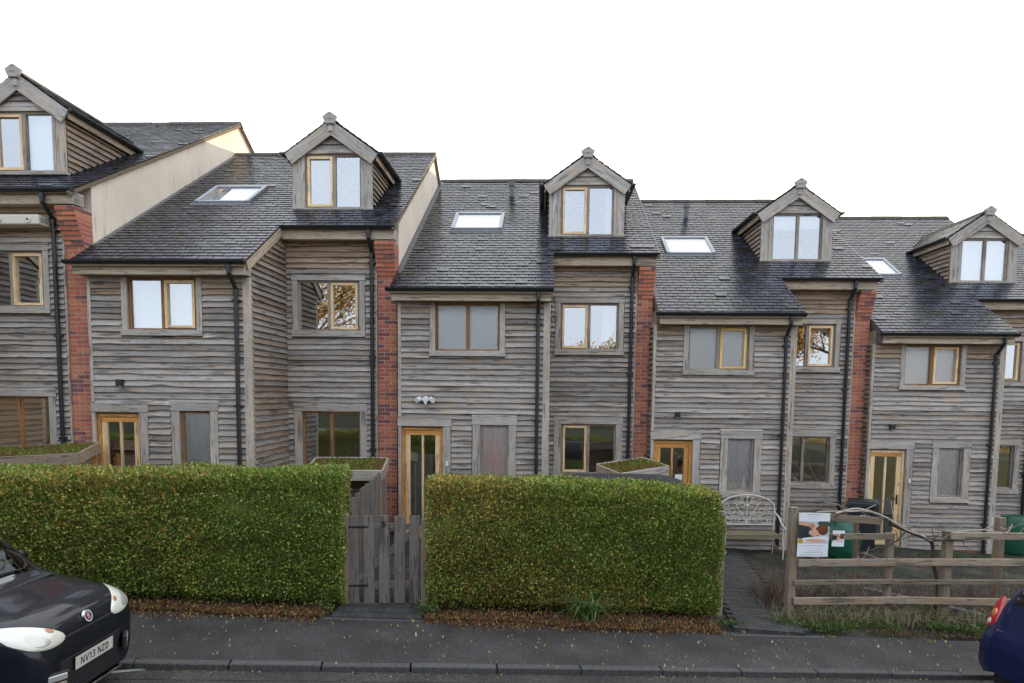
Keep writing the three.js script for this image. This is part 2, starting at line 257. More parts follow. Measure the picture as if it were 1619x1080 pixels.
function makeDoor(parent, x0, x1, y1, z, c) {
  const f = 0.05, d = put(parent, 'door', bxs([[x0, x0 + f, 0, y1, z - 0.11, z - 0.02], [x1 - f, x1, 0, y1, z - 0.11, z - 0.02], [x0 + f, x1 - f, y1 - f, y1, z - 0.11, z - 0.02]], 0.003), c.frame || M.door);
  const a = x0 + f + 0.004, b = x1 - f - 0.004, t = y1 - f - 0.004, st = c.st || 0.095, mid = (a + b) / 2 + (c.off || 0), ms = 0.042;
  put(d, 'door_leaf', bxs([[a, a + st, 0.02, t, z - 0.1, z - 0.045], [b - st, b, 0.02, t, z - 0.1, z - 0.045], [a + st, b - st, t - st * 0.9, t, z - 0.1, z - 0.045], [a + st, b - st, 0.02, 0.26, z - 0.1, z - 0.045], [mid - ms / 2, mid + ms / 2, 0.26, t - st * 0.9, z - 0.1, z - 0.047]], 0.004), c.leaf || M.doorPale);
  put(d, 'top_rail', bxg(a + 0.002, b - 0.002, t - st * 0.9 + 0.004, t - 0.002, z - 0.044, z - 0.040, 0.001), M.door);
  for (const [p, q] of [[a + st, mid - ms / 2], [mid + ms / 2, b - st]]) { const g = put(d, 'pane', new THREE.BoxGeometry(q - p, t - st * 0.9 - 0.26, 0.006), M.glass); g.position.set((p + q) / 2, (0.26 + t - st * 0.9) / 2, z - 0.072); }
  put(d, 'handle', merge([bxg(b - st * 0.75, b - st * 0.35, 0.93, 1.14, z - 0.046, z - 0.036, 0.003), bxg(b - st * 1.4, b - st * 0.5, 1.045, 1.065, z - 0.03, z - 0.012, 0.004)]), M.black);
  box(d, 'threshold', M.plinthWood, x0 - 0.04, x1 + 0.04, -0.05, 0.0, z - 0.12, z + 0.05);
  return d;
}
// ------------------------------------------------------------------ slates
const slateGeo = [0, 1, 2, 3].map(() => { const g = new THREE.BoxGeometry(0.238, 0.007, 0.255, 3, 1, 1); const p = g.attributes.position; for (let i = 0; i < p.count; i++) if (p.getZ(i) > 0) { const x = p.getX(i); p.setZ(i, 0.1275 + (vn(x * 14 + g.id, g.id) - 0.5) * 0.014); } g.computeVertexNormals(); const uv = g.attributes.uv; const a = rnd() * 3, b = rnd() * 3; for (let i = 0; i < uv.count; i++) uv.setXY(i, p.getX(i) + a, p.getZ(i) + b); return g.toNonIndexed(); });
// slates over a sloping rectangle in its own frame: u across, s up the slope; matrix places (u, 0, -s)
function slateField(u0, u1, s0, s1, skip, seed) {
  const r = rngOf(seed), out = [], gauge = 0.144, wd = 0.25, n = Math.ceil((s1 - s0) / gauge - 0.2);
  for (let j = 0; j < n; j++) {
    const s = s0 + j * gauge; let u = u0 - (j % 2 ? wd / 2 : 0) - 0.02;
    while (u < u1 - 0.04) {
      const a = Math.max(u, u0), b = Math.min(u + wd, u1 + 0.005);
      if (b - a > 0.05 && !(skip && skip((a + b) / 2, s))) out.push({ u: (a + b) / 2 + (r() - 0.5) * 0.004, s: s + (r() - 0.5) * 0.007, w: (b - a - 0.012) / 0.238, rot: (r() - 0.5) * 0.02, roll: (r() - 0.5) * 0.02, tilt: (r() - 0.5) * 0.022, g: Math.floor(r() * 4), m: Math.min(5, Math.floor(Math.pow(r(), 1.2) * 6)), lift: r() < 0.04 ? 0.01 * r() : 0 });
      u += wd;
    }
  }
  return out;
}
const slPos = new THREE.Vector3(), slQ = new THREE.Quaternion(), slE = new THREE.Euler(), slS = new THREE.Vector3();
function slateMatrix(q, base) { // base: slope frame matrix
  slE.set(-0.075 + q.tilt, q.rot, q.roll); slQ.setFromEuler(slE); slPos.set(q.u, 0.024 + q.lift, -(q.s + 0.1275)); slS.set(q.w, 1, 1);
  return new THREE.Matrix4().compose(slPos, slQ, slS).premultiply(base);
}
function layScales(parent, list, base, keepMost, eye, kindName = 'slate') {
  const inv = new THREE.Vector3();
  const items = list.map(q => { const m = slateMatrix(q, base); inv.setFromMatrixPosition(m); return { q, m, d: inv.distanceTo(eye) }; }).sort((a, b) => a.d - b.d);
  const rest = [];
  items.forEach((it, i) => {
    if (i < keepMost) { const me = put(parent, kindName, slateGeo[it.q.g], M.slate[it.q.m]); it.m.decompose(me.position, me.quaternion, me.scale); }
    else { const g = slateGeo[it.q.g].clone().applyMatrix4(it.m), c = slatePal[it.q.m], k = new Float32Array(g.attributes.position.count * 3); for (let j = 0; j < k.length; j += 3) { k[j] = c[0]; k[j + 1] = c[1]; k[j + 2] = c[2]; } g.setAttribute('color', new THREE.BufferAttribute(k, 3)); rest.push(g); }
  });
  if (rest.length) { const me = put(parent, 'upper_slates', mergeGeometries(rest), M.slateVC); me.userData.kind = 'stuff'; }
}
function slopeFrame(ox, oy, oz, pitch, yaw = 0) { return new THREE.Matrix4().makeTranslation(ox, oy, oz).multiply(new THREE.Matrix4().makeRotationY(yaw)).multiply(new THREE.Matrix4().makeRotationX(pitch)); }
function gutterGeo(len, r = 0.066) { // half-round gutter along +x, open at the top
  const s = new THREE.Shape(); s.absarc(0, 0, r, Math.PI, 2 * Math.PI, false); s.lineTo(r - 0.006, 0); s.absarc(0, 0, r - 0.006, 2 * Math.PI, Math.PI, true); s.lineTo(-r, 0);
  const g = new THREE.ExtrudeGeometry(s, { depth: len, bevelEnabled: false, curveSegments: 10 }); g.rotateY(Math.PI / 2); g.translate(0, 0, 0);
  const cap = new THREE.CircleGeometry(r, 12, Math.PI, Math.PI); const c1 = cap.clone().rotateY(-Math.PI / 2); const c2 = cap.clone().rotateY(Math.PI / 2).translate(len, 0, 0);
  const gs = [g, c1, c2]; for (let x = 0.6; x < len - 0.2; x += 0.9) { const t = new THREE.TorusGeometry(r + 0.003, 0.006, 4, 10, Math.PI); t.rotateZ(Math.PI); t.rotateY(Math.PI / 2); t.translate(x, 0, 0); gs.push(t); }
  return merge(gs);
}
function downpipe(parent, x, yTop, yBot, zOut, zWall) {
  const d = put(parent, 'downpipe', merge([polyTube([[x, yTop, zOut], [x, yTop - 0.14, zOut], [x, yTop - 0.36, zWall], [x, yBot, zWall]], 0.035, 10), new THREE.CylinderGeometry(0.045, 0.045, 0.07, 10).translate(x, yTop - 0.05, zOut), new THREE.CylinderGeometry(0.045, 0.045, 0.08, 10).translate(x, yTop - 0.42, zWall)]), M.black);
  for (let y = yTop - 0.55; y > yBot + 0.3; y -= 1.75) box(d, 'pipe_clip', M.black, x - 0.062, x + 0.062, y - 0.02, y + 0.02, zWall - 0.06, zWall + 0.025, 0.003);
  return d;
}
// ------------------------------------------------------------------ one terrace house
const P = 1.606;                                         // the entrance bay stands this far in front of the rest
const eye = new THREE.Vector3(0, 2.95, 0);
function shapeWithHoles(x0, x1, y0, y1, holes) { const s = new THREE.Shape(); s.moveTo(x0, y0); s.lineTo(x1, y0); s.lineTo(x1, y1); s.lineTo(x0, y1); s.closePath(); for (const h of holes) { const p = new THREE.Path(); p.moveTo(h[0], h[2]); p.lineTo(h[0], h[3]); p.lineTo(h[1], h[3]); p.lineTo(h[1], h[2]); p.closePath(); s.holes.push(p); } return s; }
function house(C) {
  const H = grp(scene, 'terrace_house'); H.position.set(C.x, C.y, C.z); tag(H, C.label, 'house', 'stepped terrace of timber clad houses');
  const { pl, pr, rx0, a, b, ridge, dx = 0 } = C, pitch = Math.atan(b), rx1 = pr + 0.05, cosP = Math.cos(pitch), yr = a + b * ridge, back = 2 * ridge - 1.2;
  const roofY = d => d <= ridge ? a + b * d : yr - b * (d - ridge);
  const eyeL = eye.clone().sub(H.position), BX1 = 2.79;
  // openings
  const doorO = [0.09, 0.86, -0.05, 2.13], nwO = [1.56, 2.08, 1.12, 2.19], bwO = [0.72, 1.90, 3.545, 4.405];
  const rlO = [3.09, 4.22, 1.12, 2.16], ruO = [3.04, 4.225, 3.685, 4.625];
  // masonry and inner shell
  const ext = (sh, d, z) => { const g = new THREE.ExtrudeGeometry(sh, { depth: d, bevelEnabled: false }); g.translate(0, 0, z); return g; };
  put(H, 'wall', merge([ext(shapeWithHoles(0.05, BX1, -0.6, 4.70, [doorO, nwO, bwO]), 0.14, -0.15), ext(shapeWithHoles(BX1, pl + 0.02, -0.6, 5.45, [rlO, ruO]), 0.14, -P - 0.15), bxg(BX1 - 0.12, BX1 - 0.005, -0.6, 4.70, -P - 0.01, -0.15, 0), (() => { const s = new THREE.Shape(); s.moveTo(0.1, 4.70); s.lineTo(P + 0.05, 4.70); s.lineTo(P + 0.05, roofY(P) - 0.07); s.lineTo(0.1, roofY(0.1) - 0.07); const g = new THREE.ExtrudeGeometry(s, { depth: 0.11, bevelEnabled: false }); g.rotateY(Math.PI / 2); g.translate(BX1 - 0.117, 0, 0); return g; })(), bxg(0.05, 0.09, -0.6, 4.7, -P, -0.15, 0)]), M.core);
  { const xr = pl + 0.03, sl = []; for (const [y0, y1, z1] of [[-0.1, -0.06, 1], [2.55, 2.68, 1]]) sl.push(bxg(0.1, BX1 - 0.12, y0, y1, -P - 0.16, -0.16, 0), bxg(0.1, xr, y0, y1, -back + 0.3, -P - 0.16, 0));
    put(H, 'interior', merge([...sl, bxg(0.1, xr, 5.15, 5.28, -back + 0.3, -P - 0.17, 0), bxg(0.1, xr, -0.06, 5.15, -4.4, -4.3, 0), bxg(2.62, 2.67, -0.06, 2.55, -4.3, -P - 0.2, 0), bxg(2.62, 2.67, 2.68, 5.15, -4.3, -P - 0.2, 0), bxg(0.0, pr, -0.6, roofY(back) + 0.1, -back - 0.1, -back + 0.1, 0)]), M.inner); }
  { // party wall, rendered where it stands above the next roof down the hill
    const s = new THREE.Shape(); s.moveTo(P + 0.24, -0.6); s.lineTo(back, -0.6); s.lineTo(back, roofY(back) - 0.03); s.lineTo(ridge, yr - 0.04); s.lineTo(P + 0.24, roofY(P + 0.24) - 0.03); s.closePath();
    const g = new THREE.ExtrudeGeometry(s, { depth: pr - pl - 0.02, bevelEnabled: false }); g.rotateY(Math.PI / 2); g.translate(pl + 0.01, 0, 0);
    const uv = g.attributes.uv, p = g.attributes.position; for (let i = 0; i < uv.count; i++) uv.setXY(i, p.getZ(i) + C.x * 0.37, p.getY(i)); put(H, 'gable_wall', g, M.render);
    if (C.first) { const g2 = g.clone().translate(-pl - 0.4, 0, 0); put(H, 'gable_wall', g2, M.render); }
  }
  // brick pier with its corbelled head
  const pier = put(H, 'brick_pier', bxs([[pl + 0.006, pr - 0.006, -0.6, 5.33, -P - 0.23, -P - 0.006]], 0), M.mortar);
  const nC = 79, cH = 0.075, y0b = -0.6, full = (pr - pl), corb = 8;
  for (let j = 0; j < nC; j++) {
    const y = y0b + j * cH, k = Math.max(0, j - (nC - 1 - corb)), zf = -P + k * 0.031, odd = j % 2;
    const cut = pl + (odd ? full * 0.345 : full * 0.655);
    for (const [xa, xb] of [[pl, cut - 0.005], [cut + 0.005, pr]]) { const m = put(pier, 'brick', brickBox(xb - xa - 0.006, 0.060, zf + P + 0.22), pick(M.brick)); m.position.set((xa + xb) / 2, y + 0.032, (zf - P - 0.22) / 2 + R(-0.001, 0.001)); m.rotation.y = R(-0.004, 0.004); }
    if (k) { const m = put(pier, 'mortar_bed', new THREE.BoxGeometry(full - 0.014, cH, 0.2), M.mortar); m.position.set((pl + pr) / 2, y + cH / 2 - 0.005, zf - 0.108); }
  }
  { const n = 11, w = (BX1 - 1.0) / n; const pw = box(pier, 'plinth', M.mortar, 0.06, BX1 - 0.01, -0.6, -0.06, -0.14, 0.004, 0); for (let j = 0; j < 4; j++) for (let i = -6; i < n; i++) { const x = 1.0 + i * w + (j % 2 ? w / 2 : 0); if (x < 0.07 || x + w > BX1) continue; const m = put(pier, 'brick', brickBox(w - 0.01, 0.064, 0.1), pick(M.brick)); m.position.set(x + w / 2, -0.10 - j * 0.075, -0.038); } }
  // cladding
  const wet = y => (y > 4.15 ? M.boardBrown.concat(M.board[3]) : y < 1.0 ? M.board.concat(M.board[4], M.board[2]) : M.board);
  cladFront(H, 0.09, 2.70, -0.05, 4.43, 0, [[0.0, 1.02, -1, 2.31], [1.40, 2.23, 1.0, 2.345], [0.615, 2.005, 3.44, 4.5]], wet);
  cladFront(H, BX1 + 0.03, pl - 0.03, -0.3, 5.36, -P, [[2.94, 4.35, 1.0, 2.31], [2.93, 4.34, 3.56, 4.73]], y => (y > 4.85 ? M.boardBrown.concat(M.board[3]) : M.board));
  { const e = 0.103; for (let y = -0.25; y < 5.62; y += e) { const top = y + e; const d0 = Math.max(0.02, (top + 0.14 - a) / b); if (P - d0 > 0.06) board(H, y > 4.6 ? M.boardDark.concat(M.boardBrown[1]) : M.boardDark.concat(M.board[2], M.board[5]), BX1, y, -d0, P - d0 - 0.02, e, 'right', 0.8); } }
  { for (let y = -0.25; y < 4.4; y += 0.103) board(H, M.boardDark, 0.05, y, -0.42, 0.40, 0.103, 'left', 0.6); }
  // corner timbers
  box(H, 'corner_post', M.post, 2.695, BX1 + 0.032, -0.4, 4.42, -0.07, 0.045, 0.008);
  box(H, 'edge_board', M.post, 0.028, 0.088, C.first ? -0.4 : 2.32, 4.42, -0.05, 0.04);
  box(H, 'edge_board', M.post, pl - 0.034, pl - 0.002, -0.4, 5.33, -P - 0.03, -P + 0.032);
  box(H, 'corner_bead', M.beam, BX1 + 0.004, BX1 + 0.03, -0.4, 5.33, -P - 0.0, -P + 0.03);
  // door and windows
  const dr = makeDoor(H, doorO[0], doorO[1], doorO[3] - 0.01, 0, C.door || {});
  box(dr, 'door_head', pick(M.trim), 0.02, 1.02, 2.155, 2.31, 0, 0.052); box(dr, 'architrave', pick(M.trim), 0.865, 1.01, -0.05, 2.152, 0, 0.045); box(dr, 'architrave', pick(M.trim), 0.028, 0.087, -0.05, 2.152, 0, 0.04);
  const w2 = (O, m, la, lb) => [{ a: O[0] + 0.04, b: m - 0.03, ...la }, { a: m + 0.03, b: O[1] - 0.04, ...lb }];
  makeWindow(H, 0, { x0: nwO[0], x1: nwO[1], y0: nwO[2], y1: nwO[3], trim: [0.145, 0.145, 0.15, 0.12], frame: C.nwFrame || M.frameGrey, lights: [{ a: nwO[0] + 0.03, b: nwO[1] - 0.03, glass: M.frost, ...(C.nw || {}) }] });
  makeWindow(H, 0, { x0: bwO[0], x1: bwO[1], y0: bwO[2], y1: bwO[3], trim: [0.10, 0.10, 0, 0.10], frame: C.bwFrame || M.frameBrown, lights: w2(bwO, 1.31, C.bw?.[0], C.bw?.[1]) });
  makeWindow(H, -P, { x0: rlO[0], x1: rlO[1], y0: rlO[2], y1: rlO[3], trim: [0.145, 0.13, 0.15, 0.12], frame: C.rlFrame || M.frameGrey, lights: w2(rlO, 3.655, C.rl?.[0], C.rl?.[1]) });
  makeWindow(H, -P, { x0: ruO[0], x1: ruO[1], y0: ruO[2], y1: ruO[3], trim: [0.105, 0.105, 0.10, 0.11], frame: C.ruFrame || M.frameGrey, lights: w2(ruO, 3.63, C.ru?.[0], C.ru?.[1]) });
  // eaves
  for (const [xa, xb, z, yb, yt, gx0, gx1] of [[rx0 + 0.03, BX1 + 0.04, 0, 4.418, 4.60, rx0 - 0.06, BX1 + 0.08], [BX1 + 0.06, pr + 0.005, -P, 5.335, 5.53, BX1 - 0.01, pr + 0.05]]) {
    const f = box(H, 'fascia_board', M.beam, xa, xb, yb, yt, z + 0.235, z + 0.265); box(f, 'soffit', M.beam, xa + 0.004, xb - 0.004, yb + 0.012, yb + 0.03, z + 0.001, z + 0.234, 0); box(f, 'eave_end', M.trim[1], xb - 0.03, xb - 0.002, yb + 0.03, yt + 0.02, z - 0.02, z + 0.234, 0.003); box(f, 'eave_end', M.trim[1], xa + 0.002, xa + 0.03, yb + 0.03, yt, z - 0.02, z + 0.234, 0.003);
    const g = put(H, 'gutter', gutterGeo(gx1 - gx0), M.black); g.position.set(gx0, yt + 0.036, z + 0.334);
  }
  { const s = new THREE.Shape(); s.moveTo(-0.25, 4.45); s.lineTo(0.5, 4.45); s.lineTo(0.5, roofY(0.5) - 0.02); s.lineTo(-0.25, roofY(-0.25) - 0.02); s.closePath(); const g = new THREE.ExtrudeGeometry(s, { depth: 0.02, bevelEnabled: false }); g.rotateY(Math.PI / 2); g.translate(rx0 + 0.012, 0, 0); put(H, 'eave_cheek', g, M.lead); }
  downpipe(H, 2.60, 4.58, -0.2, 0.322, 0.085); downpipe(H, 4.475, 5.5, -0.3, -P + 0.322, -P + 0.085);
  { // sloping board along the side of the entrance roof
    const L = (P + 0.2) / cosP, g = bxg(0, L, -0.15, 0.0, -0.035, 0, 0.004); const m = put(H, 'bargeboard', g, M.beam); m.rotation.order = 'YXZ'; m.rotation.set(0, Math.PI / 2, pitch); m.position.set(BX1 + 0.075, roofY(-0.24) - 0.018, 0.24);
  }
  // roof
  const dk = []; const deck = (xa, xb, d0, d1) => { const q = [[xa, roofY(d0), -d0], [xb, roofY(d0), -d0], [xb, roofY(d1), -d1], [xa, roofY(d1), -d1]]; dk.push(quadStrip([[q[0], q[1]], [q[3], q[2]]]), quadStrip([[q[1], q[0]], [q[2], q[3]]].map(r => r.map(p => [p[0], p[1] - 0.05, p[2]]))), quadStrip([[[q[0][0], q[0][1] - 0.05, q[0][2]], [q[1][0], q[1][1] - 0.05, q[1][2]]], [q[0], q[1]]])); };
  const Dx0 = 2.78 + dx, Dx1 = 4.35 + dx, DF = 2.15, cx = (Dx0 + Dx1) / 2, skx0 = 0.66, skx1 = 1.78, skd0 = 2.43, skd1 = 3.40;
  deck(rx0, BX1 + 0.08, -0.33, 1.28); deck(rx0, skx0, 1.28, ridge); deck(skx0, skx1, 1.28, skd0); deck(skx0, skx1, skd1, ridge); deck(skx1, Dx0, 1.28, ridge); deck(Dx0, Dx1, 1.28, DF + 0.05); deck(Dx0, Dx1, 3.6, ridge); deck(Dx1, rx1, 1.28, ridge); deck(rx0, rx1, ridge, back + 0.3);
  const roof = put(H, 'roof', merge(dk), M.core);
  const base = slopeFrame(0, a, 0, pitch); const S = d => d / cosP;
  const lower = slateField(rx0, BX1 + 0.085, S(-0.365), S(1.22), null, C.seed), r0 = S(-0.365) + 0.144 * Math.round((S(1.225) - S(-0.365)) / 0.144);
  const upper = slateField(rx0, rx1, r0, S(ridge) - 0.20, (u, s) => { const d = s * cosP; return (u > skx0 + 0.03 && u < skx1 - 0.03 && d > skd0 - 0.16 && d < skd1 - 0.0) || (u > Dx0 + 0.06 && u < Dx1 - 0.06 && d > DF - 0.12 && d < 3.3); }, C.seed + 1);
  layScales(roof, lower.concat(upper), base, 298, eyeL);
  { const list = slateField(rx0, rx1, 0, (back - ridge) / cosP, null, C.seed + 2).filter(() => true); const bs = slopeFrame(0, yr - b * (back + 0.3 - ridge), -(back + 0.3), pitch, Math.PI); bs.multiply(new THREE.Matrix4().makeTranslation(-rx0 - rx1, 0, 0)); const gs = list.map(q => slateGeo[q.g].clone().applyMatrix4(slateMatrix(q, bs))); const me = put(roof, 'rear_slates', mergeGeometries(gs), M.slate[0]); me.userData.kind = 'stuff'; }
  { const n = 11, l = (rx1 - rx0) / n; for (let i = 0; i < n; i++) { const s = new THREE.Shape(); s.moveTo(-0.15, -0.088); s.lineTo(-0.02, 0.018); s.lineTo(0.02, 0.018); s.lineTo(0.15, -0.088); s.lineTo(0.14, -0.105); s.lineTo(0, -0.005); s.lineTo(-0.14, -0.105); const g = new THREE.ExtrudeGeometry(s, { depth: l - 0.0008, bevelEnabled: false }); g.rotateY(Math.PI / 2); const m = put(roof, 'ridge_tile', g, M.ridge); m.position.set(rx0 + i * l, yr + 0.045 + R(-0.006, 0.006), -ridge); } }
  { const L = (ridge - 1.2) / cosP, m = put(roof, 'verge', bxg(0, L, -0.065, 0.002, -0.05, 0.0, 0.008), M.verge); m.rotation.order = 'YXZ'; m.rotation.set(0, Math.PI / 2, pitch); m.position.set(rx1 - 0.004, roofY(1.2), -1.2); }
  if (!C.first) { const L = (ridge - 0.35) / cosP, m = put(roof, 'lead_flashing', bxg(0, L, -0.01, 0.032, -0.09, 0.0, 0.004), M.lead); m.rotation.order = 'YXZ'; m.rotation.set(0, Math.PI / 2, pitch); m.position.set(rx0 + 0.1, roofY(0.35) + 0.004, -0.35); }
  // skylight
  { const sk = grp(H, 'skylight'), w = skx1 - skx0, l = (skd1 - skd0) / cosP; sk.position.set((skx0 + skx1) / 2, roofY((skd0 + skd1) / 2) + 0.03, -(skd0 + skd1) / 2); sk.rotation.x = pitch;
    const f = 0.075; put(sk, 'skylight_frame', bxs([[-w / 2, -w / 2 + f, -0.06, 0.055, -l / 2, l / 2], [w / 2 - f, w / 2, -0.06, 0.055, -l / 2, l / 2], [-w / 2 + f, w / 2 - f, -0.06, 0.06, -l / 2, -l / 2 + f * 1.4], [-w / 2 + f, w / 2 - f, -0.06, 0.045, l / 2 - f, l / 2]], 0.008), M.alu);
    put(sk, 'flashing', bxs([[-w / 2 - 0.06, w / 2 + 0.06, 0.0, 0.012, l / 2, l / 2 + 0.13]], 0.003), M.lead);
    const p = put(sk, 'pane', new THREE.BoxGeometry(w - 2 * f, 0.006, l - 2.4 * f), M.glass); p.position.set(0, 0.03, 0.2 * f);
    put(sk, 'skylight_blind', bxg(-w / 2 + f, w / 2 - f, -0.055, -0.045, -l / 2 + f, l / 2 - f, 0), M.blind); }
  // roof vent
  if (C.vent) { const v = put(H, 'roof_vent', merge([new THREE.CylinderGeometry(0.06, 0.06, 0.32, 12), new THREE.CylinderGeometry(0.085, 0.085, 0.09, 12).translate(0, 0.2, 0)]), M.lead); v.position.set(C.vent[0], roofY(C.vent[1]) + 0.11, -C.vent[1]); }
  // dormer
  const D = grp(H, 'dormer'); const z = -DF, eY = 7.07, apY = 7.745, hw = Dx1 - Dx0, dS = (apY - eY - 0.06) / (hw / 2 + 0.10), dP = Math.atan(dS);
  const dback = y => (y - a) / b;
  { // shell
    const gS = new THREE.Shape(); gS.moveTo(Dx0 + 0.02, 5.75); gS.lineTo(Dx1 - 0.02, 5.75); gS.lineTo(Dx1 - 0.02, eY); gS.lineTo(cx, apY - 0.06); gS.lineTo(Dx0 + 0.02, eY); gS.closePath(); const hp = new THREE.Path(); const O = [Dx0 + 0.245, Dx1 - 0.22, 6.13, 7.115]; hp.moveTo(O[0], O[2]); hp.lineTo(O[0], O[3]); hp.lineTo(O[1], O[3]); hp.lineTo(O[1], O[2]); hp.closePath(); gS.holes.push(hp);
    const gs = [new THREE.ExtrudeGeometry(gS, { depth: 0.1, bevelEnabled: false }).translate(0, 0, z - 0.11)];
    for (const x of [Dx0 + 0.02, Dx1 - 0.06]) { const s = new THREE.Shape(); s.moveTo(DF + 0.1, roofY(DF + 0.1) - 0.2); s.lineTo(dback(eY) + 0.3, eY - 0.2); s.lineTo(dback(eY) + 0.3, eY); s.lineTo(DF + 0.1, eY); s.closePath(); const g = new THREE.ExtrudeGeometry(s, { depth: 0.04, bevelEnabled: false }); g.rotateY(Math.PI / 2); g.translate(x, 0, 0); gs.push(g); }
    put(D, 'dormer_wall', merge(gs), M.core);
    const tp = 0.035; // front timbers
    for (const [xa, xb] of [[Dx0, Dx0 + 0.165], [Dx1 - 0.165, Dx1]]) box(D, 'jamb_board', pick(M.trim), xa, xb, 6.10, eY + 0.06, z, z + tp);
    for (const [xa, xb] of [[Dx0 + 0.168, O[0]], [O[1], Dx1 - 0.168]]) box(D, 'architrave', pick(M.trim), xa, xb, 6.10, 7.12, z, z + tp + 0.008);
    box(D, 'window_head', pick(M.trim), Dx0 + 0.168, Dx1 - 0.168, 7.122, 7.19, z, z + tp + 0.01); box(D, 'sill', M.trim[1], Dx0 - 0.02, Dx1 + 0.02, 6.035, 6.098, z - 0.05, z + 0.075, 0.006);
    const dw = makeWindow(D, z + 0.01, { x0: O[0] + 0.002, x1: O[1] - 0.002, y0: O[2] - 0.03, y1: O[3], frame: C.dFrame || M.frameGrey, lights: w2([O[0], O[1]], cx + 0.03, C.dw?.[0], C.dw?.[1]) });
    // flatten: window pieces are sub-parts of the dormer
    while (dw.children.length) D.add(dw.children[0]); dw.name = 'window_frame';
    for (let k = 0, y = 7.19; y < apY - 0.12; k++, y += 0.105) { const half = Math.min(hw / 2 - 0.02, (apY - 0.10 - y) / dS - 0.03); if (half > 0.06) board(D, M.board, cx - half, y, z, 2 * half, 0.105, 'front', 0.7); }
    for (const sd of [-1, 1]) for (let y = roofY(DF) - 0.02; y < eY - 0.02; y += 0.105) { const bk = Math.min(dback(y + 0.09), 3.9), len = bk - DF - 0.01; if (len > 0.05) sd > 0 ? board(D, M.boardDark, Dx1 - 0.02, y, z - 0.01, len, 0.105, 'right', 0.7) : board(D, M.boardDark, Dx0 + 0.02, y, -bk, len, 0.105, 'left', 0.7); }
    // little roof
    const oh = 0.12, ridgeD = dback(apY) + 0.1, eD = dback(eY) + 0.05;
    for (const sd of [-1, 1]) {
      const ex = cx + sd * (hw / 2 + oh), ey = apY - dS * (hw / 2 + oh);
      const A = [cx, apY, z + 0.07], B = [ex, ey, z + 0.07], B2 = [ex, ey, -dback(ey) - 0.02], A2 = [cx, apY, -ridgeD];
      const q = sd > 0 ? [[A, B], [A2, B2]] : [[B, A], [B2, A2]]; const g1 = quadStrip(q.map(r => [...r])), g2 = quadStrip(q.map(r => [r[1], r[0]]).map(r => r.map(p => [p[0], p[1] - 0.035, p[2]])));
      put(D, 'dormer_roof', merge([g1, g2]), M.core);
      // slates of the slope, clipped by the main roof
      const slopeL = (hw / 2 + oh) / Math.cos(dP), bs = new THREE.Matrix4().makeTranslation(ex, ey, z + 0.075).multiply(new THREE.Matrix4().makeRotationY(sd > 0 ? Math.PI / 2 : -Math.PI / 2)).multiply(new THREE.Matrix4().makeRotationX(dP));
      const depthAt = s => dback(ey + s * Math.sin(dP)) - DF + 0.12;
      const fld = slateField(0, 3.4, -0.02, slopeL - 0.21, (u, s) => u > depthAt(s), C.seed + 5 + sd).map(f => ({ ...f, u: sd > 0 ? f.u : -f.u }));
      for (const f of fld) { const me = put(D, 'slate', slateGeo[f.g], M.slate[f.m]); slateMatrix(f, bs).decompose(me.position, me.quaternion, me.scale); }
      // gutter along the eave, bargeboard on the gable
      const gl = dback(ey) - DF + 0.14, gg = put(D, 'gutter', gutterGeo(gl, 0.05), M.black); gg.rotation.y = Math.PI / 2; gg.position.set(ex + sd * 0.05, ey + 0.012, z + 0.12);
      box(D, 'eave_board', M.beam, Math.min(ex - sd * 0.02, ex - sd * 0.045), Math.max(ex - sd * 0.02, ex - sd * 0.045), ey - 0.14, ey - 0.01, z - gl + 0.17, z + 0.06);
      const bl = (hw / 2 + oh + 0.01) / Math.cos(dP); const bb = put(D, 'bargeboard', bxg(0, bl, -0.245, -0.012, 0, 0.035, 0.004), pick(M.trim)); bb.position.set(cx, apY, z + 0.072); bb.rotation.z = sd > 0 ? -dP : dP; if (sd < 0) { bb.geometry = bxg(-bl, 0, -0.245, -0.012, 0, 0.035, 0.004); }
    }
    { const n = 6, l = (ridgeD - DF + 0.08) / n; for (let i = 0; i < n; i++) { const s = new THREE.Shape(); s.moveTo(-0.16, -0.10); s.lineTo(-0.02, 0.016); s.lineTo(0.02, 0.016); s.lineTo(0.16, -0.10); s.lineTo(0.15, -0.115); s.lineTo(0, -0.005); s.lineTo(-0.15, -0.115); const m = put(D, 'ridge_tile', new THREE.ExtrudeGeometry(s, { depth: l - 0.0008, bevelEnabled: false }), M.ridge); m.position.set(cx, apY + 0.036, -ridgeD + i * l); } }
    { const s = new THREE.Shape(); s.moveTo(-0.065, -0.10); s.lineTo(0.065, -0.10); s.lineTo(0.115, 0.02); s.lineTo(0.0, 0.10); s.lineTo(-0.115, 0.02); const m = put(D, 'finial_block', new THREE.ExtrudeGeometry(s, { depth: 0.06, bevelEnabled: true, bevelSize: 0.006, bevelThickness: 0.006, bevelSegments: 1 }), M.trim[1]); m.scale.set(1.15, 1.05, 1); m.position.set(cx, apY + 0.0, z + 0.118); { const t = new THREE.Shape(); t.moveTo(0, -0.012); t.lineTo(0.15, -0.12); t.lineTo(0.14, -0.20); t.lineTo(0, -0.295); t.lineTo(-0.14, -0.20); t.lineTo(-0.15, -0.12); t.closePath(); put(D, 'apex_gusset', new THREE.ExtrudeGeometry(t, { depth: 0.036, bevelEnabled: false }).translate(cx, apY, z + 0.0735), M.trim[0]); } box(D, 'ridge_beam', M.trim[2], cx - 0.04, cx + 0.04, apY - 0.24, apY - 0.12, z + 0.02, z + 0.145); }
  }
  return H;
}
const bbCache = new Map();
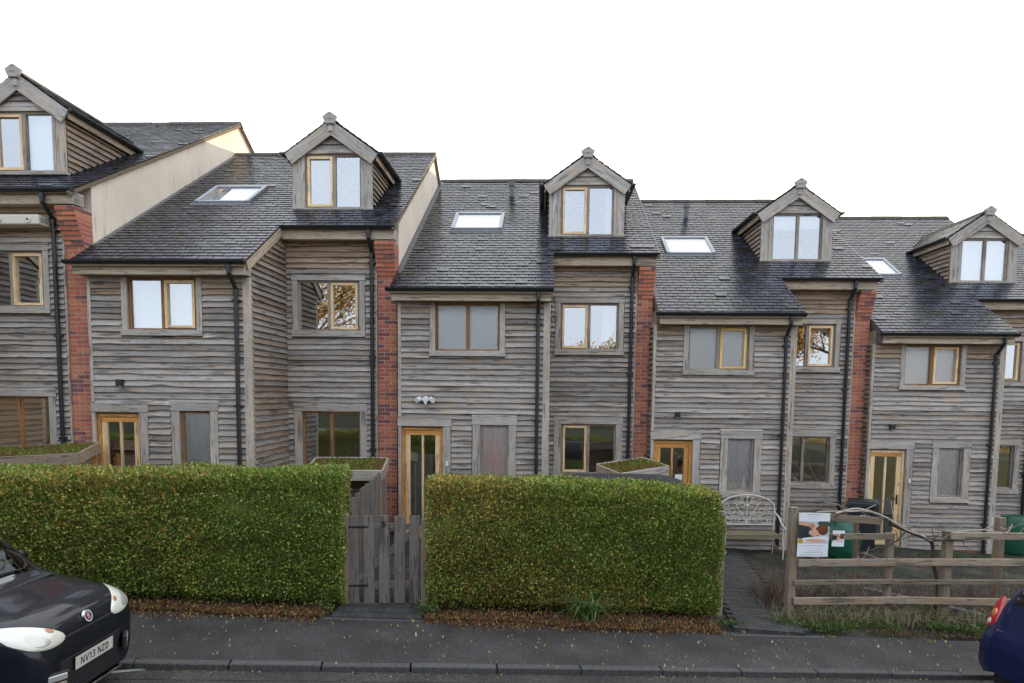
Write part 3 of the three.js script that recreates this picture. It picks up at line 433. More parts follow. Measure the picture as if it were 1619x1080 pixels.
function brickBox(w, h, d) { const k = [w, h, d].map(v => v.toFixed(3)).join(); if (!bbCache.has(k)) bbCache.set(k, uvBox(new THREE.BoxGeometry(w, h, d), w, h, d)); return bbCache.get(k); }
const sH = M.honey;
const houses = [
  { x: -12.734, y: 0.640, z: -9.868, pl: 4.615, pr: 4.95, rx0: -0.06, a: 4.848, b: 0.538, ridge: 7.72, seed: 11, first: 1, dx: -0.02, label: 'timber clad house at the uphill end with a white awning box under its eaves', dw: [{ sash: M.doorPale }, { blind: M.blind, drop: 1 }], ru: [{}, { sash: sH }], rlFrame: M.frameBrown, rl: [{}, {}], bw: [{}, {}] },
  { x: -7.707, y: 0.40, z: -11.354, pl: 4.56, pr: 4.925, rx0: -0.075, a: 4.79, b: 0.6, ridge: 6.03, seed: 21, label: 'timber clad house with white blinds above its orange door, behind the long hedge', dw: [{ sash: sH }, {}], ru: [{}, { sash: sH }], bw: [{ blind: M.blind }, { sash: sH, blind: M.blind }], rlFrame: M.frameBrown, nwFrame: M.frameBrown },
  { x: -2.707, y: 0.168, z: -12.604, pl: 4.59, pr: 4.92, rx0: -0.07, a: 4.79, b: 0.6, ridge: 5.88, seed: 31, vent: [1.87, 4.65], label: 'timber clad house behind the picket gate, with two frosted panes under its eaves', dw: [{ sash: sH }, { curtain: [0.72, 1] }], ru: [{ sash: sH }, { curtain: [0.45, 1] }], rl: [{ sash: sH }, {}], bw: [{ glass: M.frost }, { glass: M.frost }], door: { leaf: M.doorPale }, nw: { curtain: [0, 1], curtainMat: M.redCurtain } },
  { x: 2.148, y: -0.097, z: -13.83, pl: 4.63, pr: 4.965, rx0: 0.075, a: 4.79, b: 0.6, ridge: 6.1, seed: 41, dx: -0.08, vent: [1.56, 4.84], label: 'timber clad house with the white iron bench against its front wall', dw: [{ blind: M.blind, drop: 0.3 }, { blind: M.blind, drop: 0.28 }], ru: [{}, { sash: sH }], bw: [{ glass: M.frost }, { glass: M.frost, sash: M.honeyY }], bwFrame: M.frameGrey, door: { leaf: M.door }, nw: { curtain: [0, 1], curtainMat: M.plum } },
  { x: 7.061, y: -0.33, z: -15.229, pl: 4.63, pr: 4.97, rx0: 0.09, a: 4.79, b: 0.6, ridge: 6.45, seed: 51, dx: -0.02, label: 'timber clad house with a black wheeled bin beside its door, behind the rail fence', dw: [{ blind: M.blind }, { blind: M.blind }], ru: [{}, { sash: sH }], bw: [{ glass: M.frost, blind: M.blindBeige }, { glass: M.frost, sash: sH, blind: M.blindBeige }], nw: { curtain: [0, 1], curtainMat: M.olive }, door: { frame: M.honey, leaf: M.honey } },
  { x: 11.97, y: -0.58, z: -16.63, pl: 4.63, pr: 4.97, rx0: 0.09, a: 4.79, b: 0.6, ridge: 6.6, seed: 61, label: 'slate roof and wall of the last house down the hill, beyond the beige blinds', bw: [{}, {}] },
].map(house);
// ------------------------------------------------------------------ hedges
const leafGeo = (() => { // a small folded leaf, 1 unit long
  const g = new THREE.BufferGeometry(); const p = [0, 0, 0, 0.34, 0.12, 0.42, 0, 0.02, 0.45, -0.34, 0.12, 0.42, 0, -0.05, 1];
  g.setAttribute('position', new THREE.Float32BufferAttribute(p, 3)); g.setAttribute('uv', new THREE.Float32BufferAttribute([0, 0, 1, 0.5, 0.5, 0.5, 0, 0.5, 0.5, 1], 2)); g.setIndex([0, 1, 2, 2, 1, 4, 0, 2, 3, 2, 4, 3]); g.computeVertexNormals(); return g; })();
M.leaf = new THREE.MeshPhysicalMaterial({ color: 0xffffff, roughness: 0.62, transmission: 0.25, thickness: 0, side: THREE.DoubleSide });
M.litter = new THREE.MeshStandardMaterial({ color: 0xffffff, roughness: 0.9, side: THREE.DoubleSide });
M.twig = new THREE.MeshStandardMaterial({ color: lin(0.12, 0.085, 0.06), roughness: 0.95 });
M.hedgeCore = new THREE.MeshStandardMaterial({ color: lin(0.17, 0.19, 0.05), roughness: 1 });
const v3 = (x, y, z) => new THREE.Vector3(x, y, z);
const up = v3(0, 1, 0);
function leavesMesh(parent, name, items, mat, geo = leafGeo) { // items: {p, n, s, c}
  const im = new THREE.InstancedMesh(geo, mat, items.length), m = new THREE.Matrix4(), q = new THREE.Quaternion(), q2 = new THREE.Quaternion(), s = new THREE.Vector3(), c = new THREE.Color();
  items.forEach((it, i) => { q.setFromUnitVectors(v3(0, 0, 1), it.n); q2.setFromAxisAngle(v3(0, 0, 1), it.a ?? rnd() * 6.283); q.multiply(q2); s.setScalar(it.s); m.compose(it.p, q, s); im.setMatrixAt(i, m); im.setColorAt(i, c.setRGB(...it.c)); });
  im.name = name; im.castShadow = im.receiveShadow = true; im.userData.kind = 'stuff'; parent.add(im); return im;
}
const hedgeGreens = [[0.15, 0.235, 0.03], [0.22, 0.31, 0.045], [0.08, 0.14, 0.022], [0.34, 0.39, 0.065]], hedgeOld = [[0.50, 0.40, 0.06], [0.36, 0.19, 0.06], [0.30, 0.25, 0.075], [0.44, 0.29, 0.09]];
function hedge(x0, x1, topAt, depth, perM2, seed, label, old) {
  const H = grp(scene, 'hedge'); H.position.set((x0 + x1) / 2, gy((x0 + x1) / 2), zBound((x0 + x1) / 2)); tag(H, label, 'hedge');
  const ox = H.position.x, oy = H.position.y, oz = H.position.z, T = new THREE.Vector3(1, 0, -0.155).normalize(), N = new THREE.Vector3(0.155, 0, 1).normalize();
  const r = rngOf(seed), F = 0.17, L = x1 - x0;                       // front face stands F in front of the boundary
  const surf = (s, t) => { // t 0..1 front face from base to top, 1..2 top from front to back, returns [point, normal]
    const x = x0 + s * L, h = topAt(x) - gy(x), bulge = 0.09 * (vn(x * 1.3 + seed, t * 3) - 0.5) + 0.05 * (vn(x * 4 + seed, t * 9 + 3) - 0.5);
    let p, n; if (t < 1) { const y = 0.03 + t * (h - 0.03), lean = 0.05 * Math.sin(t * 3.1) - 0.14 * Math.pow(t, 8); p = v3(x, gy(x) + y, zBound(x)).addScaledVector(N, F + bulge + lean - (t < 0.10 ? (0.10 - t) * 1.0 : 0)); n = N.clone().lerp(up, Math.pow(t, 6) * 0.6).normalize(); }
    else { const k = t - 1, edge = Math.pow(Math.abs(k * 2 - 1), 5) * 0.06; p = v3(x, gy(x) + h - edge + bulge * 0.6, zBound(x)).addScaledVector(N, F - 0.05 - k * depth); n = up.clone().lerp(N, (0.5 - k) * 0.4).normalize(); }
    return [p, n];
  };
  const rows = []; const nS = Math.ceil(L / 0.15), tt = [0, 0.1, 0.25, 0.5, 0.75, 0.93, 1.05, 1.3, 1.7, 1.95];
  for (const t of tt) { const row = []; for (let i = 0; i <= nS; i++) { const [p, n] = surf(i / nS, t); p.addScaledVector(n, -0.13); row.push([p.x - ox, p.y - oy, p.z - oz]); } rows.push(row); }
  { const row = rows[rows.length - 1].map(p => [p[0], -0.2 - (p[0]) * 0.055, p[2]]); rows.push(row); }
  const core = quadStrip(rows); put(H, 'inner_twigs', core, M.hedgeCore);
  const items = [], area = L * 1.6, nF = Math.floor(perM2 * area), nT = Math.floor(perM2 * L * depth * 0.8);
  const add = (s, t) => {
    const [p, n] = surf(s, t); const cl = n3(p.x * 3.1, p.y * 3.1, p.z * 3.1 + seed), cl2 = n3(p.x * 0.9 + 20, p.y * 0.9, seed), fine = n3(p.x * 11, p.y * 11, p.z * 11);
    const inn = Math.pow(r(), 1.5) * 0.17 + (0.5 - cl) * 0.16 + (0.5 - fine) * 0.05; if (cl < 0.33 && r() < 0.55) return; if (t < 0.07 && r() < 0.6) return;
    p.addScaledVector(n, -inn + 0.03); p.x += (r() - 0.5) * 0.03;
    const dir = n.clone().add(v3(r() - 0.5, (r() - 0.5) + 0.25, r() - 0.5).multiplyScalar(1.7)).normalize();
    const o = clamp(old(p.x, p.y - gy(p.x)) + (cl2 - 0.5) * 1.7 + (r() - 0.5) * 0.25, 0.04, 0.9), c = (r() < o ? hedgeOld : hedgeGreens)[Math.floor(r() * 4)], k = 0.8 + r() * 0.8;
    items.push({ p: p.sub(H.position), n: dir, s: 0.026 + r() * 0.022, c: c.map(v => v * k) });
  };
  for (let i = 0; i < nF; i++) add(r(), r() * 0.999); for (let i = 0; i < nT; i++) add(r(), 1 + r());
  for (const e of [0, 1]) for (let i = 0; i < perM2 * 1.6 * depth; i++) { const t = r(), k = r(); const [p] = surf(e, t * 0.98); p.addScaledVector(N, -k * depth); const n = T.clone().multiplyScalar(e ? 1 : -1); p.addScaledVector(n, (vn(t * 9, k * 9 + seed) - 0.5) * 0.08 - r() * 0.08); const dir = n.clone().add(v3(r() - 0.5, r() - 0.3, r() - 0.5).multiplyScalar(1.6)).normalize(), kk = 0.65 + r() * 0.7; items.push({ p: p.sub(H.position), n: dir, s: 0.02 + r() * 0.018, c: (r() < 0.3 ? hedgeOld : hedgeGreens)[Math.floor(r() * 4)].map(v => v * kk) }); }
  // loose shoots above the clipped top
  const tw = []; for (let i = 0; i < L * 26; i++) { const [p] = surf(r(), 1.02 + r() * 0.9), h = 0.03 + Math.pow(r(), 2) * 0.15, tip = p.clone().add(v3((r() - 0.5) * 0.08, h, (r() - 0.5) * 0.08)); for (let k = 0; k < 7; k++) { const q = p.clone().lerp(tip, (k + 1) / 7), kk = 0.8 + r() * 0.6; items.push({ p: q.sub(H.position), n: v3(r() - 0.5, r() * 0.8, r() - 0.5).normalize(), s: 0.015 + r() * 0.014, c: hedgeGreens[Math.floor(r() * 4)].map(v => v * kk) }); } if (i % 4 === 0) tw.push(polyTube([p.clone().sub(H.position).toArray(), tip.clone().sub(H.position).toArray()], 0.002, 3)); }
  leavesMesh(H, 'foliage', items, M.leaf);
  // stems showing at the foot
  for (let i = 0; i < L * 9; i++) { const s = r(), [p, n] = surf(s, 0.02); p.addScaledVector(n, -0.05 - r() * 0.2); const x = p.x, b = v3(x + (r() - 0.5) * 0.1, gy(x) - 0.03, p.z - r() * 0.05), m = p.clone().add(v3((r() - 0.5) * 0.16, 0.22 + r() * 0.25, 0.04)); tw.push(tube([b, p, m].map(q => q.clone().sub(H.position).toArray()), 0.004 + r() * 0.007, 4, 4)); }
  const st = put(H, 'stems', merge(tw), M.twig); st.userData.kind = 'stuff';
  return H;
}
hedge(-11.5, -2.56, x => 1.885 + (x > -4 ? 0.0 : 0.004 * (x + 4)), 0.8, 7600, 3, 'long clipped green hedge beside the black car', (x, y) => 0.12 + (y > 1.3 ? 0.12 : 0) - (x > -4 ? 0.05 : 0));
hedge(-1.50, 2.44, x => 1.775 - 0.028 * (x + 1.5) - 0.012 * Math.max(0, x) ** 2, 0.75, 8000, 9, 'clipped hedge with browning leaves between the gate and the path', (x, y) => 0.34 + (y > 1.25 ? 0.18 : 0) - (x > 1.5 ? 0.15 : 0));

// ------------------------------------------------------------------ fallen leaves
{ const r = rngOf(41), it = [], cols = [[0.15, 0.06, 0.025], [0.09, 0.04, 0.02], [0.22, 0.11, 0.04], [0.06, 0.03, 0.018], [0.30, 0.20, 0.06]];
  const drop = (x, z, y, s) => it.push({ p: v3(x, y, z), n: v3((r() - 0.5) * 1.6, 0.9 + r() * 0.5, (r() - 0.5) * 1.6).normalize(), s, c: cols[Math.floor(r() * 5)].map(v => v * (0.7 + r() * 0.7)) });
  const fillStrip = (xa, xb, n) => { for (let i = 0; i < n; i++) { const x = lerp(xa, xb, r()), k = r() * r(), wob = 0.18 * (vn(x * 1.1, 7) - 0.35) + 0.1 * (vn(x * 4, 3) - 0.5), z0 = zBound(x) - 0.15, z1 = zBack(x) + wob + 0.03; const z = lerp(z0, z1, 1 - k); drop(x, z, gy(x) + 0.02 + 0.02 * r() * (1 - k), 0.018 + r() * 0.022); } };
  for (let i = 0; i < 5200; i++) { const x = i % 2 ? lerp(-7, -2.7, r()) : lerp(-1.45, 2.35, r()), z = zBack(x) + 0.02 - Math.log(1 - r() * 0.98) * (0.03 + 0.10 * vn(x * 1.4, 17)); drop(x, z, gy(x) + 0.006, 0.016 + r() * 0.022); }
  fillStrip(-9, -2.65, 11000); fillStrip(-1.45, 2.35, 8000);
  const l = leavesMesh(scene, 'leaf_litter', it, M.litter); l.name = 'leaf_litter'; tag(l, 'brown fallen leaves drifted along the foot of the hedges', 'leaves');
  it.length = 0; const yel = [[0.45, 0.32, 0.06], [0.5, 0.42, 0.16], [0.34, 0.2, 0.05], [0.22, 0.1, 0.04], [0.55, 0.5, 0.3]];
  for (let i = 0; i < 520; i++) { const x = lerp(-6.5, 6.5, r()), k = Math.pow(r(), 1.5), z = lerp(zBack(x), zKerb(x), k); it.push({ p: v3(x, gy(x) + 0.006, z), n: v3((r() - 0.5) * 0.7, 1, (r() - 0.5) * 0.7).normalize(), s: 0.018 + r() * 0.028, c: yel[Math.floor(r() * 5)] }); }
  for (let i = 0; i < 700; i++) { const x = lerp(-5, 6.5, r()), z = zKerb(x) + 0.02 + 0.16 * r() * r(); if (vn(x * 1.7, 31) < 0.42) continue; it.push({ p: v3(x, gy(x) - 0.072, z), n: v3((r() - 0.5), 1, (r() - 0.5)).normalize(), s: 0.016 + r() * 0.024, c: (r() < 0.5 ? yel : cols)[Math.floor(r() * 5)] }); }
  const l2 = leavesMesh(scene, 'scattered_leaves', it, M.litter); tag(l2, 'single yellow leaves scattered over the pavement and gutter', 'leaves'); }

// ------------------------------------------------------------------ gate, posts, picket run
const bAng = Math.atan(0.155);
function onBoundary(x, off = 0) { return [x, gy(x), zBound(x) + off]; }
{ const G = grp(scene, 'picket_gate'), xa = -2.535, xb = -1.60, cx = (xa + xb) / 2; G.position.set(cx, gy(cx), zBound(cx)); G.rotation.y = bAng; tag(G, 'grey plank gate marked 5 between the two hedges', 'gate');
  const w = 0.138, gap = (0.99 - 5 * w) / 5; for (let i = 0; i < 5; i++) { const x = -0.455 + i * (w + gap) + 0.0; const m = box(G, 'plank', M.fenceGrey, x, x + w, 0.045, 1.215 + R(-0.008, 0.008), -0.012, 0.012, 0.004); m.rotation.z = R(-0.004, 0.004); if (i === 2) { const f = await new FontLoader().loadAsync('fonts/droid/droid_sans_bold.typeface.json'); const t = new TextGeometry('5', { font: f, size: 0.075, depth: 0.006, bevelEnabled: false }); put(G, 'house_number', t, M.black).position.set(x + 0.04, 1.07, 0.012); } }
  for (const y of [0.24, 1.02]) box(G, 'rail', M.fenceGrey, -0.455, 0.475, y, y + 0.09, -0.045, -0.013);
  const br = put(G, 'brace', bxg(-0.55, 0.55, -0.04, 0.04, -0.044, -0.014), M.fenceGrey); br.rotation.z = 0.72; br.position.y = 0.66;
  for (const y of [0.28, 1.06]) box(G, 'hinge', M.black, -0.47, -0.2, y, y + 0.025, 0.0125, 0.016, 0.001); }
const postM = wood(0.62, 0.52, 0.40);
function woodPost(x, h, w, label, mat = postM, off = 0, lean = 0) { const p = put(scene, 'wooden_post', bxg(-w / 2, w / 2, -0.3, h, -w / 2, w / 2, 0.008), mat); p.position.set(x, gy(x), zBound(x) + off); p.rotation.set(0, bAng, lean); tag(p, label, 'post'); return p; }
woodPost(-2.555, 1.22, 0.085, 'thin gate post against the end of the long hedge', M.fence);
woodPost(-1.545, 1.20, 0.075, 'gate post on the latch side of the gate marked 5', M.fence);
woodPost(2.50, 1.45, 0.085, 'tall post at the hedge side of the path to the bench', M.fence);
woodPost(3.53, 1.60, 0.11, 'stout post at the end of the rail fence beside the path', M.fence);
{ // low picket run beside the path to the door, stepping up towards the house
  const F = grp(scene, 'picket_fence'); F.position.set(-2.62, gy(-2.62), -8.95); tag(F, 'weathered picket fence running from the gate to the brick pier', 'picket fence');
  for (let i = 0; i < 25; i++) { const t = i / 24, z = -t * 2.55, top = lerp(1.30, 1.52, t) + R(-0.02, 0.02), x = -t * 0.06; box(F, 'picket', M.fenceGrey, x - 0.011, x + 0.011, 0.05, top, z - 0.036, z + 0.036, 0.003); }
  for (const h of [0.35, 1.0]) { const r = put(F, 'rail', bxg(-0.02, 0.02, -0.04, 0.04, -1.3, 1.3), M.fenceGrey); r.position.set(-0.062, h + 0.08, -1.27); r.rotation.x = 0.07; r.rotation.y = 0.023; } }

// ------------------------------------------------------------------ post and rail fence
{ const F = grp(scene, 'rail_fence'), x0 = 3.47, dirX = Math.cos(bAng); F.position.set(x0, gy(x0), zBound(x0)); tag(F, 'weathered post and rail fence carrying two posters', 'fence');
  const pt = x => [x - x0, gy(x) - gy(x0), zBound(x) - zBound(x0)];
  const rail = (xa, xb, ya, yb, h, t, mat, off = 0.06) => { const a = pt(xa), b = pt(xb), A = v3(a[0], ya - gy(x0), a[2] + off), B = v3(b[0], yb - gy(x0), b[2] + off), L = A.distanceTo(B), m = put(F, 'rail', bxg(-L / 2, L / 2, -h / 2, h / 2, -t / 2, t / 2, 0.006), mat); m.position.copy(A).add(B).multiplyScalar(0.5); m.rotation.order = 'YZX'; m.rotation.set(0, Math.atan2(-(B.z - A.z), B.x - A.x), Math.asin((B.y - A.y) / L)); return m; };
  const pale = wood(0.68, 0.56, 0.43), mid = wood(0.46, 0.375, 0.28);
  const yr = (x, k) => [1.255, 1.005, 0.64, 0.345, 0.085][k] - 0.012 * (x - 3.8) * [1.5, 1, 1, 1.6, 3.2][k] / 1.2;
  rail(3.62, 4.82, 1.29, 1.20, 0.10, 0.04, mid, 0.045); rail(3.58, 5.02, 0.99, 0.98, 0.085, 0.045, mid, 0.05);
  rail(3.60, 5.05, 0.625, 0.615, 0.10, 0.045, pale, 0.08); rail(5.055, 8.6, 0.615, 0.55, 0.10, 0.045, pale, 0.08); rail(5.86, 8.6, 0.985, 0.93, 0.10, 0.045, pale, 0.08);
  rail(3.55, 5.0, 0.345, 0.33, 0.065, 0.05, mid, 0.07); rail(5.005, 8.6, 0.325, 0.25, 0.065, 0.05, mid, 0.07);
  rail(3.55, 5.2, 0.085, 0.06, 0.10, 0.045, pale, 0.09); rail(5.205, 8.6, 0.06, -0.08, 0.10, 0.045, pale, 0.09);
  for (const [x, top, w, off] of [[4.62, 1.20, 0.06, -0.25], [4.98, 1.02, 0.09, 0], [5.86, 1.04, 0.11, 0], [6.88, 1.18, 0.11, -0.3], [8.3, 0.95, 0.11, 0]]) { const a = pt(x), m = put(F, 'fence_post', bxg(-w / 2, w / 2, -0.35, top - gy(x), -w / 2, w / 2, 0.008), mid); m.position.set(a[0], a[1], a[2] + off); m.rotation.set(R(-0.02, 0.02), bAng, R(-0.03, 0.03)); }
}
// ------------------------------------------------------------------ posters on the fence
function posterTex(W, Ht, mini) { // white sheet, photograph of a head massage, grey lines of text too small to read
  const c = document.createElement('canvas'); c.width = W; c.height = Ht; const g = c.getContext('2d'); g.fillStyle = '#f3f4f8'; g.fillRect(0, 0, W, Ht);
  const s = W / 100, T = Ht * 0.19, B = Ht * 0.70; g.save(); g.beginPath(); g.rect(0, T, W, B - T); g.clip(); g.fillStyle = '#c9cfd0'; g.fillRect(0, T, W, B - T);
  const el = (x, y, rx, ry, a, col) => { g.fillStyle = col; g.beginPath(); g.ellipse(x * s, T + y * s, rx * s, ry * s, a, 0, 7); g.fill(); };
  el(82, 8, 20, 11, 0.1, '#43524a'); el(10, 30, 38, 24, 0.2, '#26383a'); el(34, 44, 20, 12, 0.5, '#22312f'); el(62, 56, 60, 9, -0.05, '#eceff2'); el(20, 8, 30, 6, 0.15, '#dfa98c'); el(44, 15, 9, 9, 0.3, '#c98b6f'); el(60, 33, 17, 15, 0.1, '#e8b49c'); el(48, 36, 14, 9, 0.2, '#e3ab92'); el(80, 27, 17, 16, 0.2, '#6b3a22'); el(72, 20, 16, 8, -0.3, '#7a4528'); el(58, 60, 34, 5.5, 0.02, '#e6b09a'); el(63, 44, 6, 2, 0, '#c97f72'); el(67, 34, 2.5, 1, 0, '#7a4a3a'); el(9, 62, 8, 8, 0, '#c9a227'); g.restore();
  g.fillStyle = '#7d8794'; const line = (y, a, b, h) => { let x = a; let k = 0; while (x < b) { const w = 2 + ((k * 37 + Math.round(y * 13)) % 5); g.fillRect(x * s, y * Ht, Math.min(w, b - x) * s, h * s); x += w + 1.2; k++; } };
  if (!mini) { line(0.035, 26, 74, 1.7); line(0.085, 32, 62, 0.9); line(0.125, 30, 66, 0.8); line(0.745, 14, 86, 1.2); line(0.80, 30, 78, 0.8); line(0.865, 36, 80, 1.0); line(0.90, 24, 84, 1.2); line(0.945, 10, 90, 0.8); line(0.97, 8, 94, 0.8); }
  const t = new THREE.CanvasTexture(c); t.colorSpace = THREE.SRGBColorSpace; t.magFilter = THREE.LinearFilter; return t;
}
for (const [x, y, z, w, h, rot, mini, label] of [[3.79, 1.03, -9.555, 0.455, 0.615, 0.02, false, 'large white poster with a head massage photograph on the rail fence'], [4.15, 0.975, -9.60, 0.18, 0.225, 0.04, true, 'small white poster hung beside the larger massage poster']]) {
  const g = new THREE.BoxGeometry(w, h, 0.004), m = new THREE.MeshStandardMaterial({ map: posterTex(mini ? 256 : 512, mini ? 320 : 692, mini), roughness: 0.5, color: lin(0.92, 0.92, 0.92) });
  const p = put(scene, 'poster', g, m); p.position.set(x, y, z); p.rotation.set(-0.01, bAng, -rot); tag(p, label, 'poster');
}
// ------------------------------------------------------------------ white iron bench
{ const B = grp(scene, 'garden_bench'); B.position.set(4.07, -0.19, -13.33); B.rotation.y = 0.06; tag(B, 'white scrolled iron bench with wooden seat against the boarded wall', 'bench');
  const iron = new THREE.MeshStandardMaterial({ color: lin(0.60, 0.56, 0.49), roughness: 0.5 }), W = 1.08, hw = W / 2, y0 = 0.60, r = 0.011;
  const arc = []; arc.push([-hw, 0.5, -0.2], [-hw - 0.015, 0.85, -0.22]); for (let i = 0; i <= 16; i++) { const t = Math.PI * (1 - i / 16); arc.push([Math.cos(t) * (hw + 0.01), 0.92 + Math.sin(t) * 0.27, -0.22]); } arc.push([hw + 0.015, 0.85, -0.22], [hw, 0.5, -0.2]);
  put(B, 'back_frame', merge([tube(arc, 0.016, 8, 60), tube([[-hw, y0, -0.21], [hw, y0, -0.21]], 0.013)]), iron);
  const inside = (x, y) => { const e = Math.sqrt(Math.max(0, 1 - (x / (hw - 0.02)) ** 2)); return y < 0.90 + 0.255 * e && y > y0 + 0.01; };
  const scroll = (cx, cy, rad, a0, turns, sg) => { const p = []; for (let i = 0; i <= 18; i++) { const t = i / 18, q = rad * (1 - 0.78 * t), a = a0 + sg * t * turns * 6.283; p.push([cx + Math.cos(a) * q, cy + Math.sin(a) * q, -0.215]); } return p; };
  for (const sd of [-1, 1]) for (const [x, y, R0, a, tn] of [[0.36, 0.70, 0.085, 2.4, 1.2], [0.20, 0.70, 0.08, 0.5, 1.2], [0.45, 0.82, 0.075, 3.6, 1.2], [0.28, 0.86, 0.09, 4.2, 1.25], [0.40, 0.96, 0.075, 4.0, 1.2], [0.21, 1.06, 0.07, 3.8, 1.2], [0.09, 0.98, 0.06, 0.2, 1.1], [0.13, 0.83, 0.06, 2.8, 1.1], [0.05, 0.66, 0.045, 1.0, 1.0], [0.10, 1.09, 0.045, 5.0, 1.0], [0.46, 0.66, 0.045, 2.0, 1.0]]) put(B, 'scroll', tube(scroll(sd * x, y, R0, sd > 0 ? a : Math.PI - a, tn, sd), 0.0075, 5, 22), iron);
  for (const sd of [-1, 1]) put(B, 'stem', merge([tube([[0, y0, -0.215], [sd * 0.06, 0.75, -0.215], [sd * 0.17, 0.90, -0.215], [sd * 0.24, 1.04, -0.215]], 0.009, 6), tube([[0, 0.92, -0.215], [sd * 0.09, 1.06, -0.215], [sd * 0.16, 1.04, -0.215]], 0.008, 6)]), iron);
  put(B, 'centre_bar', merge([tube([[0, y0, -0.215], [0, 1.19, -0.215]], 0.009, 6), new THREE.SphereGeometry(0.026, 8, 6).scale(0.8, 1.6, 0.8).translate(0, 1.14, -0.21), new THREE.SphereGeometry(0.03, 8, 6).translate(0, 0.98, -0.205)]), iron);
  for (let i = 0; i < 4; i++) box(B, 'seat_slat', wood(0.42, 0.35, 0.22), -hw + 0.02, hw - 0.02, 0.455, 0.48, -0.2 + i * 0.105, -0.105 + i * 0.105, 0.006);
  box(B, 'seat_apron', wood(0.45, 0.38, 0.22), -hw, hw, 0.40, 0.455, 0.19, 0.21);
  for (const sd of [-1, 1]) { put(B, 'armrest', merge([tube([[sd * hw, 0.86, -0.22], [sd * (hw + 0.02), 0.80, -0.05], [sd * (hw + 0.03), 0.66, 0.14], [sd * (hw + 0.03), 0.62, 0.25]], 0.016, 8), new THREE.TorusGeometry(0.04, 0.015, 6, 14).rotateY(Math.PI / 2).translate(sd * (hw + 0.03), 0.60, 0.245)]), iron); put(B, 'leg', tube([[sd * (hw + 0.03), 0.58, 0.24], [sd * (hw + 0.01), 0.42, 0.22], [sd * (hw + 0.03), 0.25, 0.23], [sd * (hw + 0.02), 0.0, 0.25]], 0.013, 7), iron); put(B, 'leg', tube([[sd * hw, 0.52, -0.2], [sd * hw, 0.0, -0.22]], 0.012, 7), iron); }
  put(B, 'stretcher', merge([tube([[-hw, 0.2, -0.21], [hw, 0.2, -0.21]], 0.009, 6), ...[-1, 1].map(s => tube([[s * hw, 0.2, -0.21], [s * (hw + 0.02), 0.2, 0.23]], 0.009, 6))]), iron); }
// ------------------------------------------------------------------ wheeled bin, green sack, water butts
const binM = new THREE.MeshStandardMaterial({ color: lin(0.022, 0.025, 0.034), roughness: 0.48 });
{ const B = grp(scene, 'wheeled_bin'); B.position.set(6.86, -0.31, -14.75); B.rotation.y = -0.42; tag(B, 'black wheeled bin with a white crest beside the open-grained door', 'bin');
  const sec = (w, d, y) => [[-w, y, d], [w, y, d], [w, y, -d], [-w, y, -d]]; const ring = (s) => [...s, s[0]];
  put(B, 'bin_body', quadStrip([ring(sec(0.22, 0.24, 0.03)), ring(sec(0.285, 0.33, 0.95)), ring(sec(0.295, 0.345, 0.99))]), binM);
  put(B, 'rim', bxs([[-0.305, 0.305, 0.955, 0.995, -0.355, 0.355]], 0.012), binM);
  const lid = put(B, 'lid', merge([bxg(-0.30, 0.30, 0, 0.045, -0.02, 0.74, 0.02), bxg(-0.24, 0.24, 0.04, 0.065, 0.1, 0.68, 0.012), bxg(-0.30, 0.30, -0.05, 0.03, 0.725, 0.75, 0.01)]), binM); lid.position.set(0, 1.0, -0.365); lid.rotation.x = -0.02;
  put(B, 'lid_handle', bxg(-0.28, 0.28, 0.93, 1.01, -0.42, -0.375, 0.015), binM);
  const cr = [new THREE.TorusGeometry(0.052, 0.012, 5, 14, Math.PI)]; for (let i = 0; i < 11; i++) { const a = Math.PI * i / 10, b = new THREE.BoxGeometry(0.028, 0.009, 0.002); b.translate(0.098, 0, 0); b.rotateZ(a); cr.push(b); } cr.push(new THREE.CircleGeometry(0.03, 12, 0, Math.PI));
  const crest = put(B, 'crest', merge(cr.map(g => g.index ? g.toNonIndexed() : g)), M.white); crest.scale.z = 0.15; crest.position.set(0, 0.74, 0.318); crest.rotation.x = -0.095;
  for (const s of [-1, 1]) put(B, 'wheel', new THREE.CylinderGeometry(0.1, 0.1, 0.05, 18).rotateZ(Math.PI / 2).translate(s * 0.24, 0.1, -0.3), M.black); }
const greenM = new THREE.MeshStandardMaterial({ color: lin(0.010, 0.085, 0.045), roughness: 0.4 });
{ const g = new THREE.SphereGeometry(0.36, 28, 20); const p = g.attributes.position; for (let i = 0; i < p.count; i++) { const x = p.getX(i), y = p.getY(i), z = p.getZ(i), k = 1 + 0.30 * (n3(x * 7 + 3, y * 7, z * 7) - 0.5); p.setXYZ(i, x * k, Math.max(-0.3, y * k * 1.1), z * k * 0.8); } g.computeVertexNormals(); const s = put(scene, 'garden_sack', g, greenM); s.position.set(6.0, -0.33 + 0.42, -13.7); s.scale.set(1.0, 1.25, 1); tag(s, 'crumpled dark green garden sack behind the posters', 'sack'); }
for (const [x, y, z, label] of [[10.42, -0.52, -15.4, 'green plastic water butt beside the grey corner post'], [11.02, -0.55, -15.5, 'second green plastic water butt from the grey corner post']]) { const b = put(scene, 'water_butt', new THREE.LatheGeometry([[0, 0], [0.22, 0], [0.26, 0.12], [0.30, 0.42], [0.285, 0.72], [0.24, 0.86], [0.22, 0.9], [0, 0.93]].map(q => new THREE.Vector2(...q)), 24), greenM); b.position.set(x, y, z); tag(b, label, 'water butt'); }
